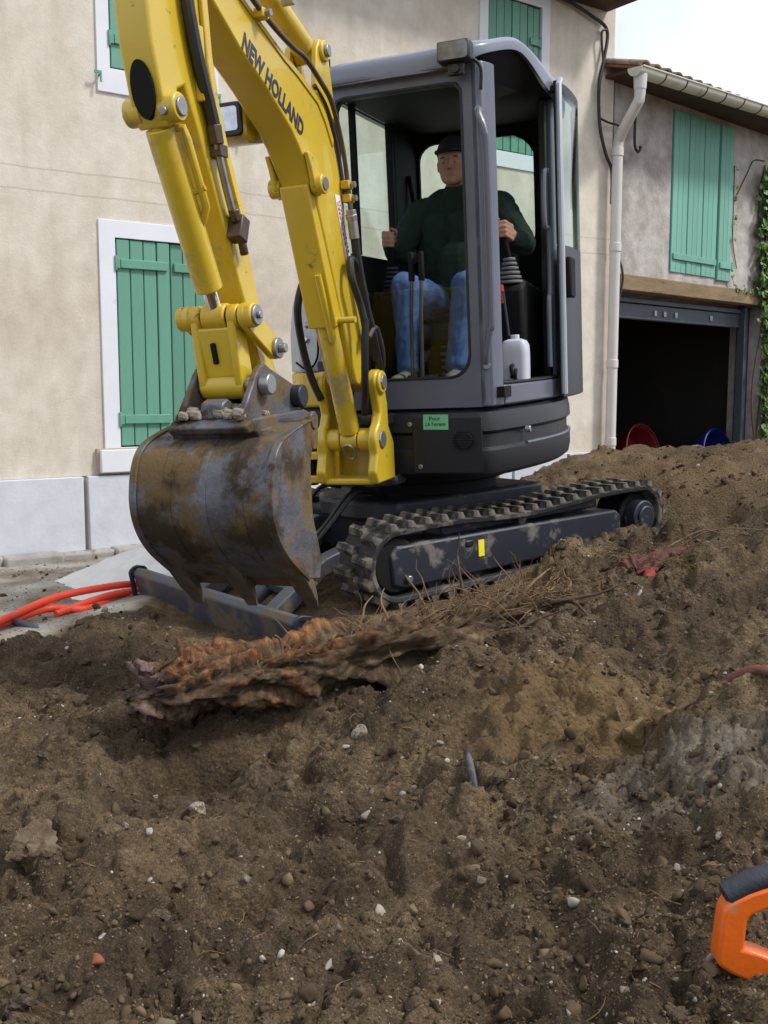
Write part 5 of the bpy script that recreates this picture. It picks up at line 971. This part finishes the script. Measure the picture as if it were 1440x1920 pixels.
def log_mesh(path, rad, ns, na, seed, rag=.05, ridge=.34, flat=.9):
    C_ = np.array([np.array(p) for p in spline(path, 12)]); m = len(C_); s_ = np.linspace(0, m - 1, ns)
    Cc = np.stack([np.interp(s_, range(m), C_[:, k]) for k in range(3)], 1); rd = np.interp(np.linspace(0, len(rad) - 1, ns), range(len(rad)), rad)
    T = np.gradient(Cc, axis=0); T /= np.linalg.norm(T, axis=1)[:, None]; up = np.array((0, 0, 1.)); Sd = np.cross(T, up); Sd /= np.linalg.norm(Sd, axis=1)[:, None]; Up = np.cross(Sd, T)
    th = np.linspace(0, 2 * math.pi, na, endpoint=False); A, TH = np.meshgrid(np.linspace(0, 1, ns), th, indexing='ij')
    ax_, ay_ = np.cos(TH), np.sin(TH); len_ = np.linalg.norm(np.diff(Cc, axis=0), axis=1).sum(); q = A * len_
    # noise on the cylinder: long in s, fine around
    nA = fbm(q * 3 + ax_ * 1.1, ay_ * 1.1 + q * .7, .42, 4, seed); nB = fbm(q * 1.6 + seed, TH * .55, .30, 3, seed + 5); wrap = np.minimum(TH, 2 * math.pi - TH) / .5; nB = nB * np.clip(wrap, 0, 1)
    nC = fbm(q * 2.5, TH * .8, .11, 4, seed + 9, .62) * np.clip(wrap, 0, 1)
    k = 1 + 1.0 * nA + ridge * nB + .16 * nC - .16 * np.exp(-(nB / .035) ** 2) * np.clip(wrap, 0, 1)
    r = rd[:, None] * np.clip(k, .25, 2)
    Pp = Cc[:, None, :] + Sd[:, None, :] * (r * ax_)[..., None] + Up[:, None, :] * (r * ay_ * flat)[..., None]
    jag = rag * fbm(TH * 2.2, TH * 0 + 3, .5, 3, seed + 3) * 2.2; Pp -= T[:, None, :] * (jag * np.exp(-A * 14))[..., None]
    Pp += T[:, None, :] * (jag * np.exp(-(1 - A) * 14))[..., None]
    idx = lambda i, j: i * na + j % na; F = [(idx(i, j), idx(i, j + 1), idx(i + 1, j + 1), idx(i + 1, j)) for i in range(ns - 1) for j in range(na)]
    V = Pp.reshape(-1, 3); nv = len(V); V = np.vstack([V, Pp[0].mean(0) + T[0] * .03, Pp[-1].mean(0)]); F += [(idx(0, j + 1), idx(0, j), nv) for j in range(na)] + [(idx(ns - 1, j), idx(ns - 1, j + 1), nv + 1) for j in range(na)]
    return V, F, A.ravel(), TH.ravel(), nA.ravel(), nC.ravel()
def grain(me, A, TH, ln=2.0):
    for nm, a in (('gs', A * ln * 3.6), ('gc', np.cos(TH) * 1.1), ('gn', np.sin(TH) * 1.1)): add_attr(me, nm, np.r_[a, a[0], a[-1]])
def add_attr(me, name, a): at = me.attributes.new(name, 'FLOAT', 'POINT'); at.data.foreach_set('value', np.asarray(a, np.float32))
RP = [(-.745, 3.10, .205), (-.625, 3.16, .195), (-.46, 3.28, .200), (-.282, 3.38, .215), (-.072, 3.46, .232), (.149, 3.56, .262), (.349, 3.70, .290), (.528, 3.86, .305), (.74, 4.06, .315)]
# main log
V, F, A, TH, nA, nC = log_mesh(RP, [.092, .110, .105, .090, .115, .122, .108, .080, .050, .015], 230, 72, 4)
o0 = np.array((-.30, 3.38, .08)); me = bpy.data.meshes.new('trunk'); me.from_pydata((V - o0).tolist(), [], F); me.shade_smooth(); me.materials.append(M['root'])
top = np.clip(np.sin(TH) * .9 + .25 - np.cos(TH) * .3, 0, 1); wd = .85 * sm(nA + .5 * nC + .30 * top - .75 * np.abs(A - .24) - .12, .0, .20); wd *= sm(-A, -.62, -.46)
grain(me, A, TH); add_attr(me, 'wood', np.r_[wd, .6, 0]); add_attr(me, 'pink', np.r_[sm(-A, -.085, -.035) * sm(top + nC, .05, .3), 1, 0])
stump = empty('tree_root', tuple(o0), 'torn reddish brown tree root lying across the soil in front of the tracks', 'tree root'); tr_ = bpy.data.objects.new('trunk', me); COL.objects.link(tr_); tr_.parent = stump
rng = np.random.default_rng(21)
def curl(p, d, ln, r0, n=9, wob=.5, grav=0):
    p = np.array(p, float); d = unit(d); out = [p.copy()]
    for k in range(n): d = unit(d + rng.normal(0, wob, 3) * .45 + np.array((0, 0, grav))); p = p + d * ln / n; out.append(p.copy())
    return out
# splinters and broken stubs standing on the log
Cs = np.array([np.array(p) for p in spline(RP, 12)])
for k in range(30):
    i = int(rng.integers(2, 62)); a = rng.uniform(.3, 2.6); c = Cs[i]; dirn = np.array((math.cos(a) * .5, -math.cos(a) * .3, math.sin(a))); st = c + dirn * .070
    pth = curl(st - o0, dirn + rng.normal(0, .5, 3) + np.array((.9, .4, -.5)), rng.uniform(.04, .12), .01, 4, .35); mb = MB(); rr_ = rng.uniform(.004, .010); mb.tube(pth, [rr_, rr_ * .9, rr_ * .7, rr_ * .4, .001], 6); q = mb.build('splinter', 'root', stump, smooth=60)
    nv_ = len(q.data.vertices); grain(q.data, np.linspace(0, .1, nv_ - 2), rng.uniform(0, 6.28, nv_ - 2)); add_attr(q.data, 'wood', np.full(nv_, .9 if i < 40 else .2)); add_attr(q.data, 'pink', np.zeros(len(q.data.vertices)))
for (x, y, ln) in ((-.655, 3.34, .12), (-.63, 3.32, .07)):
    c = np.array((x, y, .20)); pth = curl(c - o0, (.0, .1, 1), ln, .02, 4, .25); mb = MB(); mb.tube(pth, [.014, .018, .012, .012, .005], 8); q = mb.build('broken_stub', 'redroot', stump, smooth=60)
# larger side roots
for st, d, ln, r in (((.30, 3.72, .27), (-.1, .2, 1), .36, .011), ((.20, 3.66, .26), (-.4, .3, .9), .25, .009), ((.42, 3.80, .29), (.6, -.2, .5), .34, .010), ((.55, 3.92, .29), (.9, .1, .25), .40, .013), ((.62, 4.0, .29), (.9, -.3, .15), .36, .012), ((.02, 3.52, .25), (-.3, .3, .8), .24, .009), ((.66, 4.02, .30), (.8, .5, .3), .30, .010), ((.35, 3.70, .24), (.9, -.5, .1), .35, .012), ((-.1, 3.50, .25), (.3, .4, .8), .20, .008)):
    pth = curl(np.array(st) - o0, d, ln, r, 9, .45); mb = MB(); mb.tube(spline(pth, 3), list(np.linspace(r, .002, 28)), 7); mb.build('side_root', 'fibre' if r < .0105 else 'darkroot', stump, smooth=60)
mb = MB()
for k in range(330):
    t = rng.beta(4.5, 1.5); i = int(t * (len(Cs) - 1)); c = Cs[i] + rng.normal(0, .035, 3) + np.array((0, 0, .03)); ln = rng.uniform(.06, .24); d = np.array((rng.normal(.2, .8), rng.normal(0, .7), rng.uniform(-.1, 1.0)))
    mb.tube(curl(c - o0, d, ln, 0, 6, .6, -.08), list(np.linspace(rng.uniform(.0014, .0042), .0008, 7)), 4)
q = mb.build('root_fibres', 'fibre', stump, smooth=0); q['kind'] = 'stuff'
# second root, half buried beside the tracks
sr = empty('buried_root', (1.10, 4.42, .30), 'dark root clump with a bright red broken end half buried beside the track', 'tree root')
o1 = np.array(sr.location); V, F, A, TH, nA, nC = log_mesh([(1.07, 4.36, .33), (1.11, 4.43, .355), (1.22, 4.52, .375), (1.42, 4.60, .39), (1.62, 4.62, .36)], [.055, .068, .055, .040, .02], 90, 48, 33, .03)
me = bpy.data.meshes.new('trunk'); me.from_pydata((V - o1).tolist(), [], F); me.shade_smooth(); me.materials.append(M['redroot']); q = bpy.data.objects.new('trunk', me); COL.objects.link(q); q.parent = sr
mb = MB(); mb.tube([np.array((1.11, 4.30, .335)) - o1, np.array((1.13, 4.35, .35)) - o1, np.array((1.14, 4.40, .37)) - o1], [.018, .028, .024], 10); mb.build('broken_end', mat('bright_red_wood', (.25, .03, .022), .8, var=.4, vs=20, bump=.5), sr, smooth=60)
for k in range(14):
    st = np.array((1.12 + .5 * rng.random(), 4.44 + .18 * rng.random(), .42)); d = (rng.uniform(.3, 1.2), rng.uniform(-.9, .1), rng.uniform(-.3, .35)); r = rng.uniform(.004, .010)
    pth = curl(st - o1, d, rng.uniform(.2, .5), r, 9, .4, -.05); mb = MB(); mb.tube(spline(pth, 3), list(np.linspace(r, .0015, 28)), 6); mb.build('side_root', 'fibre', sr, smooth=60)
mb = MB()
for k in range(160): mb.tube(curl(np.array((1.0 + .7 * rng.random(), 4.36 + .26 * rng.random(), .40)) - o1, (rng.normal(.3, .8), rng.normal(-.3, .6), rng.uniform(-.1, .5)), rng.uniform(.05, .2), 0, 6, .6, -.1), list(np.linspace(.0022, .0008, 7)), 4)
q = mb.build('root_fibres', 'fibre', sr, smooth=0); q['kind'] = 'stuff'
def scrap(name, pts, r, m, label, cat):
    o_ = np.array(pts[0]); mb = MB(); mb.tube(spline([np.array(p) - o_ for p in pts], 4), r if hasattr(r, '__len__') else r, 8); q = mb.build(name, m, smooth=60); q.location = tuple(o_); return tag(q, label, cat)
gzz = ground_z
scrap('root_piece', [(.98, 2.86, gzz(.98, 2.86) + .012), (1.05, 2.83, gzz(1.05, 2.83) + .02), (1.14, 2.80, gzz(1.14, 2.80) + .015)], .014, 'redroot', 'rusty red root piece lying on the soil ridge', 'root')
scrap('root_piece', [(.72, 2.84, gzz(.72, 2.84) + .01), (.80, 2.87, gzz(.80, 2.87) + .015), (.88, 2.90, gzz(.88, 2.9) + .012)], .008, 'darkroot', 'thin dark root lying beside the sandy clods', 'root')
scrap('pipe_scrap', [(.232, 2.80, gzz(.232, 2.80) + .022), (.240, 2.74, gzz(.24, 2.74) + .030), (.250, 2.665, gzz(.25, 2.665) + .014)], .011, 'frame', 'short dark grey plastic pipe scrap poking out of the bare soil slope', 'pipe')

# ------------------------------------------------------------ yard: sand heap, conduits
n_ = 90; hv = []; hx, hy = -.88, 6.2
gr_ = [(hx + r_ * math.cos(a) * 1.0, hy + r_ * math.sin(a) * .75, r_) for r_ in np.linspace(0, 1.2, 40) for a in np.linspace(0, 2 * math.pi, n_, endpoint=False)]
G_ = np.array(gr_); G_[:, 2] *= 1 + .35 * fbm(np.arctan2(G_[:, 1] - hy, G_[:, 0] - hx) * 1.5, G_[:, 0] * .2, .6, 3, 12); hh = .46 * np.clip(1 - G_[:, 2] / 1.08, -.1, 1); hh = np.where(G_[:, 2] < .18, .46 * (1 - .18 / 1.08) + .03 * (1 - G_[:, 2] / .18), hh) + .06 * fbm(G_[:, 0], G_[:, 1], .35, 4, 8) * np.clip(1.3 - G_[:, 2], 0, 1)
me = bpy.data.meshes.new('sand_heap'); me.from_pydata(np.c_[G_[:, 0] - hx, G_[:, 1] - hy, hh].tolist(), [], [(i * n_ + j, i * n_ + (j + 1) % n_, (i + 1) * n_ + (j + 1) % n_, (i + 1) * n_ + j) for i in range(39) for j in range(n_)]); me.shade_smooth()
me.materials.append(mat('white_sand', (.74, .735, .72), .95, var=.07, vs=9, dirt=((.50, .46, .40), .12, 5), bump=.35, bs=90)); q = bpy.data.objects.new('sand_heap', me); COL.objects.link(q); q.location = (hx, hy, -.01); tag(q, 'heap of fine white sand behind the bucket in front of the house', 'sand heap')
M['conduit'] = mat('red_orange_conduit', (.80, .075, .035), .45, var=.08, vs=5, dirt=((.55, .30, .22), .1, 8)); M['bluepipe'] = mat('dark_blue_pipe', (.05, .06, .09), .5, var=.15)
def conduit(pts, r, m, label):
    o_ = np.array(pts[0]); pth = spline([np.array(p) - o_ for p in pts], 14); mb = MB(); m_ = len(pth); mb.tube(pth, [r * (1 + .05 * (k % 2)) for k in range(m_)], 12); q = mb.build('conduit', m, smooth=60); q.location = tuple(o_); tag(q, label, 'conduit')
conduit([(-2.3, 4.10, .02), (-1.90, 4.55, .03), (-1.80, 4.79, .05), (-1.66, 5.13, .09), (-1.46, 5.37, .10), (-1.33, 5.55, .085), (-1.10, 5.80, .05)], .019, 'conduit', 'red orange plastic conduit arching highest over the pale yard ground')
conduit([(-2.35, 4.18, .02), (-1.92, 4.60, .025), (-1.81, 4.80, .03), (-1.68, 5.08, .045), (-1.51, 5.14, .03), (-1.42, 5.44, .025), (-1.20, 5.75, .04)], .019, 'conduit', 'red orange plastic conduit lying flat under the arching one')
conduit([(-1.62, 5.02, .03), (-1.50, 5.24, .055), (-1.40, 5.42, .06), (-1.25, 5.60, .05)], .017, 'conduit', 'short red orange conduit wedged between the two long ones')
conduit([(-2.1, 4.95, .02), (-1.88, 4.87, .025), (-1.77, 4.86, .03), (-1.58, 4.66, .02), (-1.52, 4.50, -.01)], .019, 'bluepipe', 'dark blue pipe running under the red conduits into the soil')

# ------------------------------------------------------------ orange chainsaw at the edge of the dig
cs_o = np.array((.80, 1.70, .09)); csw = empty('chainsaw', tuple(cs_o), 'orange chainsaw handle with black rubber grip at the edge of the dig', 'chainsaw')
ol = [(.575, .138), (.572, .150), (.580, .235), (.588, .250), (.622, .268), (.662, .282), (.76, .298), (.85, .292), (.90, .27), (.92, .18), (.90, .06), (.84, .03), (.75, .052), (.66, .095), (.60, .122)]
il = [(.618, .170), (.620, .178), (.624, .222), (.634, .232), (.664, .244), (.70, .252), (.76, .258), (.81, .25), (.82, .22), (.81, .17), (.79, .13), (.755, .125), (.72, .132), (.68, .148), (.645, .162)]
def off3(loop): return [(a - cs_o[0], b_ - cs_o[2]) for a, b_ in loop]
mb = MB(); ringplate(mb, off3(ol), off3(il), -.022, .022, 1); mb.build('rear_handle', 'orange_plastic', csw, bevel=.010, seg=4)
mb = MB(); gp_ = [np.array((x - cs_o[0], 0, z - cs_o[2] + .006)) for x, z in ((.586, .249), (.622, .270), (.662, .285), (.76, .302), (.85, .296))]; mb.tube(spline(gp_, 5), [.010] + [.021] * 18 + [.018, .014], 12); mb.build('rubber_grip', mat('blue_black_rubber', (.022, .024, .035), .6, var=.15, bump=.3), csw)
mb = MB(); mb.box((.21, 0, .075), (.24, .17, .19)); mb.build('motor_housing', 'orange_plastic', csw, bevel=.03, seg=4)
mb = MB(); mb.tube(spline([(.22, -.10, .0), (.23, -.12, .14), (.22, -.08, .23), (.21, .05, .235), (.20, .10, .15)]), .014, 10); mb.build('front_handle', 'hose', csw)
mb = MB(); mb.prism([(.33, .03), (.33, .09), (.72, .075), (.745, .06), (.72, .045)], -.005, .005); mb.build('guide_bar', 'steel', csw)

# ------------------------------------------------------------ climbing ivy on the wing
iv0 = wing.matrix_world @ Vector((2.98, -.03, .3)); ivy = empty('ivy', tuple(iv0), 'green ivy climbing the right side of the garage opening', 'ivy'); rng = np.random.default_rng(5)
M['leaf'] = mat('ivy_leaf', (.085, .175, .030), .55, var=.5, vs=9); M['stem'] = mat('ivy_stem', (.09, .065, .04), .9)
WM = np.array(wing.matrix_world)[:3, :3]; Wt = np.array(wing.matrix_world)[:3, 3]; mb = MB(); st = MB()
def leaf_at(x, y, z, s_):
    n = unit(np.array((rng.normal(0, .5), -1 + rng.normal(0, .3), rng.normal(.3, .4)))); a = unit(np.cross(n, rng.normal(0, 1, 3))); c = np.cross(n, a); p = np.array((x, y, z))
    sh = [(0, -1, 0), (.75, -.55, .1), (.95, .1, .05), (.45, .35, -.05), (0, 1.15, .1), (-.45, .35, -.05), (-.95, .1, .05), (-.75, -.55, .1)]
    v = [p + s_ * (q[0] * a + q[1] * c + q[2] * n) for q in sh] + [p + n * s_ * .1]; mb.add([WM @ q + Wt - np.array(iv0) for q in v], [(i, (i + 1) % 8, 8) for i in range(8)])
for (x0, x1, z0, z1, cnt) in ((2.72, 3.25, 2.90, 3.62, 420), (2.72, 3.25, 2.22, 2.82, 420), (2.86, 3.25, 1.75, 2.25, 200), (2.97, 3.3, .6, 1.8, 420), (3.2, 4.2, .5, 3.8, 900)):
    for k in range(cnt):
        x = x0 + (x1 - x0) * rng.beta(1.6, 1.0); leaf_at(x, -.03 - .13 * rng.random(), rng.uniform(z0, z1), rng.uniform(.022, .048))
for z in (3.55, 3.38, 3.25, 3.05, 2.95, 2.82, 2.4, 2.32): 
    for k in range(3): leaf_at(2.27 + rng.normal(0, .02), -.05, z + rng.normal(0, .02), .022)
for k in range(40): leaf_at(rng.uniform(2.3, 3.0), -.045, 2.27 + rng.normal(0, .025), .018)
for x0 in (2.95, 3.1, 3.2, 3.3): pth = [(x0 + .1 * math.sin(z * 3 + x0 * 9), -.02, z) for z in np.linspace(.2, 3.7, 14)]; st.tube([WM @ np.array(p) + Wt - np.array(iv0) for p in spline(pth, 3)], .010, 6)
for pth in ([(2.27, -.012, 3.6), (2.28, -.012, 3.2), (2.29, -.012, 2.8), (2.40, -.012, 2.5)], [(2.95, -.012, 3.75), (2.7, -.012, 3.72), (2.55, -.012, 3.55), (2.35, -.012, 3.3)]): st.tube([WM @ np.array(p) + Wt - np.array(iv0) for p in spline(pth, 4)], .006, 5)
q = mb.build('leaves', 'leaf', ivy, smooth=0); q['kind'] = 'stuff'; st.build('stem', 'stem', ivy)

# ------------------------------------------------------------ stones, clods and crumbs
rng = np.random.default_rng(99)
M['crumb'] = cm_ = bpy.data.materials.new('soil_crumb'); cm_.use_nodes = True; N, L = nodes(cm_); b = N['Principled BSDF']; tc = N.new('ShaderNodeTexCoord')
tone = RAMP(AT('tone'), [(.0, (.040, .026, .015)), (.45, (.100, .069, .040)), (.72, (.165, .118, .068)), (.86, (.16, .14, .115)), (.95, (.30, .265, .225)), (1.0, (.46, .43, .39))]); vr = NZ(60, 4)
x_ = N.new('ShaderNodeMixRGB'); x_.blend_type = 'OVERLAY'; x_.inputs[0].default_value = .35; L.new(tone, x_.inputs[1]); L.new(vr, x_.inputs[2]); L.new(x_.outputs[0], b.inputs['Base Color']); b.inputs['Roughness'].default_value = .93; b.inputs['Specular IOR Level'].default_value = .2
def ico(sub, amp, seed):
    bm = bmesh.new(); bmesh.ops.create_icosphere(bm, subdivisions=sub, radius=1); v = np.array([p.co for p in bm.verts]); f = np.array([[p.index for p in q.verts] for q in bm.faces]); bm.free(); g = np.random.default_rng(seed)
    ax_ = g.normal(0, 1, (7, 3)); ax_ /= np.linalg.norm(ax_, axis=1)[:, None]
    for a, h in zip(ax_, g.uniform(.25, .7, 7)): d = v @ a; v = v - np.clip(d - h, 0, None)[:, None] * a * .85     # chip flat facets off
    return v * (1 + g.uniform(-amp, amp, len(v)))[:, None], f
bases = [ico(1, .32, k) for k in range(5)] + [ico(2, .17, k) for k in range(5, 9)]
def rotm(n): q = rng.normal(0, 1, (n, 4)); q /= np.linalg.norm(q, axis=1)[:, None]; w, x, y, z = q.T; return np.stack([1 - 2 * (y * y + z * z), 2 * (x * y - z * w), 2 * (x * z + y * w), 2 * (x * y + z * w), 1 - 2 * (x * x + z * z), 2 * (y * z - x * w), 2 * (x * z - y * w), 2 * (y * z + x * w), 1 - 2 * (x * x + y * y)], 1).reshape(n, 3, 3)
def gz_many(x, y):
    i = np.clip(np.searchsorted(gx, x), 1, len(gx) - 1); j = np.clip(np.searchsorted(gy, y), 1, len(gy) - 1); fx = (x - gx[i - 1]) / (gx[i] - gx[i - 1]); fy = (y - gy[j - 1]) / (gy[j] - gy[j - 1])
    return (GZ[j - 1, i - 1] * (1 - fx) + GZ[j - 1, i] * fx) * (1 - fy) + (GZ[j, i - 1] * (1 - fx) + GZ[j, i] * fx) * fy
def scatter(name, n, ylo, yhi, rmin, rk, rmax, pale, yard=False, pw=1.25):
    y = ylo + (yhi - ylo) * rng.random(n) ** pw; x = (rng.random(n) - .5) * (.25 + .80 * y) + .02
    den = .5 + fbm(x, y, .5, 3, 71) * 1.4; ok = (rng.random(n) < np.clip(den, .12, 1)); rm = rough_mask(x, y); ok &= (rm < .4) if yard else (rm > .5); ok &= machine_mask(x, y) < .4
    x, y = x[ok], y[ok]; n = len(x); r = np.minimum(rmax, rmin + rk * rng.pareto(2.2, n)); z = gz_many(x, y) + r * rng.uniform(-.35, .30, n)
    tn = np.where(rng.random(n) < pale, rng.uniform(.86, 1.0, n), np.clip(rng.normal(.40, .18, n) - np.clip(r - .006, 0, .008) * 22, 0, .8)); VV = []; FF = []; TT = []; off = 0; which = np.where(r > .0095, rng.integers(5, len(bases), n), rng.integers(0, 5, n))
    for w in range(len(bases)):
        id_ = np.where(which == w)[0]
        if not len(id_): continue
        bv, bf = bases[w]; sc = r[id_, None] * rng.uniform(.5, 1.3, (len(id_), 3)); vv = (bv[None] * sc[:, None, :]) @ rotm(len(id_)).transpose(0, 2, 1) + np.stack([x[id_], y[id_], z[id_]], 1)[:, None, :]
        VV.append(vv.reshape(-1, 3)); FF.append((bf[None] + (np.arange(len(id_)) * len(bv))[:, None, None] + off).reshape(-1, 3)); TT.append(np.repeat(tn[id_], len(bv))); off += len(id_) * len(bv)
    VV = np.vstack(VV); FF = np.vstack(FF); me = bpy.data.meshes.new(name); me.vertices.add(len(VV)); me.vertices.foreach_set('co', VV.ravel()); me.loops.add(FF.size); me.loops.foreach_set('vertex_index', FF.ravel().astype(np.int32)); me.polygons.add(len(FF)); me.polygons.foreach_set('loop_start', np.arange(0, FF.size, 3)); me.update(calc_edges=True)
    add_attr(me, 'tone', np.concatenate(TT)); me.materials.append(M['crumb']); o = bpy.data.objects.new(name, me); COL.objects.link(o); return o
tag(scatter('soil_crumbs', 95000, 1.5, 5.2, .0022, .0024, .020, .045), 'loose crumbs of brown soil and pale grit covering the dug mound', 'soil crumbs', kind='stuff')
tag(scatter('soil_crumbs', 9000, 4.6, 9.5, .006, .006, .035, .03, pw=1.0), 'loose crumbs and small clods on the far rise of the mound', 'soil crumbs', kind='stuff')
tag(scatter('yard_gravel', 9000, 4.3, 7.5, .004, .004, .03, .55, True, 1.0), 'pale gravel and mortar crumbs on the yard by the house foot', 'gravel', kind='stuff')
# single stones and clods big enough to pick out
M['stone'] = mat('pale_limestone', (.24, .212, .178), .9, var=.3, vs=1.6, rand=.5, dirt=((.11, .078, .046), .55, 1.3), bump=.6, bs=5); M['clod'] = mat('soil_clod', (.098, .068, .040), .96, var=.4, vs=2.2, rand=.25, dirt=((.15, .11, .068), .45, 2.5), bump=1.0, bs=6)
M['sandclod'] = mat('sandy_clod', (.22, .15, .066), .96, var=.25, vs=2, bump=1.0, bs=6); M['brick'] = mat('brick_chip', (.24, .062, .03), .9, var=.3, vs=2, dirt=((.11, .078, .046), .4, 1.5))
def rock(seed, sub, m, amp):
    v, f = ico(sub, .04, seed); nrm = v / np.linalg.norm(v, axis=1)[:, None]; v = v * (1 + amp * fbm(nrm[:, 0] * 2 + nrm[:, 2], nrm[:, 1] * 2 - nrm[:, 2] * .7, .9, 4, seed, .6))[:, None]
    me = bpy.data.meshes.new('rock'); me.from_pydata(v.tolist(), [], f.tolist()); me.shade_smooth(); me.set_sharp_from_angle(angle=R(50)); me.materials.append(M[m]); return me
st_me = [rock(k, 3, 'stone', .15) for k in range(5)]; cl_me = [rock(20 + k, 4, 'clod', .5) for k in range(5)]
def place(name, me, x, y, r, label, cat, group=None, sq=(1, 1, .75), sink=.3):
    o = bpy.data.objects.new(name, me); COL.objects.link(o); o.location = (x, y, gzz(x, y) + r * sq[2] * (1 - 2 * sink) * .6); o.scale = (r * sq[0], r * sq[1], r * sq[2]); o.rotation_euler = (rng.normal(0, .3), rng.normal(0, .3), rng.uniform(0, 6.28)); return tag(o, label, cat, group)
for k in range(34):
    y = 1.55 + 2.6 * rng.random(); x = (rng.random() - .5) * (.75 * y + .3)
    if rough_mask(np.array(x), np.array(y)) < .5: continue
    place('stone', st_me[k % 5], x, y, rng.uniform(.007, .015), 'small pale stone lying on the dug brown soil', 'stone', 'pale stones on the soil')
for k in range(70):
    y = 1.5 + 2.4 * rng.random() ** .9; x = (rng.random() - .5) * (.75 * y + .3)
    place('soil_clod', cl_me[k % 5], x, y, rng.uniform(.016, .036), 'small crumbly brown soil clod lying on the mound', 'clod', 'brown soil clods', (1.1, .9, .7), .42)
place('soil_clod', cl_me[1], -.86, 2.46, .085, 'largest brown clod of earth on the dig', 'clod', sq=(1, .9, .8)); place('soil_clod', cl_me[3], -.70, 2.50, .045, 'dark clod beside the largest clod of earth', 'clod')
for k, (x, y, r) in enumerate(((.735, 2.93, .052), (.800, 2.91, .048), (.685, 2.97, .032), (.850, 2.92, .026))): place('sandy_clod', rock(40 + k, 3, 'sandclod', .3), x, y, r, ('round ochre sand clod with a cracked twin beside it', 'ochre sand clod leaning on its round twin', 'small ochre clod behind the round sand clods', 'smallest ochre clod by the thin dark root')[k], 'clod', sq=(.8, .9, 1), sink=.15)
place('white_stone', st_me[2], -.075, 3.03, .030, 'large whitish stone below the torn root', 'stone', sq=(.8, .6, 1.2)); place('glassy_stone', st_me[3], -.50, 2.66, .030, 'smooth grey stone among small white pebbles', 'stone')
place('brick_chip', rock(60, 2, 'brick', .2), -.57, 1.93, .022, 'larger flat chip of orange brick on the soil', 'brick chip', sq=(1.2, .8, .4)); place('brick_chip', rock(61, 2, 'brick', .2), -.74, 2.66, .014, 'tiny chip of orange brick near the largest clod', 'brick chip')

# bits of root and straw mixed into the soil
mb = MB()
for k in range(520):
    y = 1.6 + 3.0 * rng.random(); x = (rng.random() - .5) * (.2 + .78 * y); z = gzz(x, y) + .003
    if rough_mask(np.array(x), np.array(y)) < .5: continue
    a = rng.uniform(0, 6.28); mb.tube(curl((x, y, z), (math.cos(a), math.sin(a), rng.uniform(-.1, .35)), rng.uniform(.015, .075), 0, 4, .5, -.06), list(np.linspace(rng.uniform(.0008, .0020), .0006, 5)), 4)
tag(mb.build('root_bits', 'fibre', smooth=0), 'thin bits of root and straw strewn over the dug soil', 'root bits', kind='stuff')
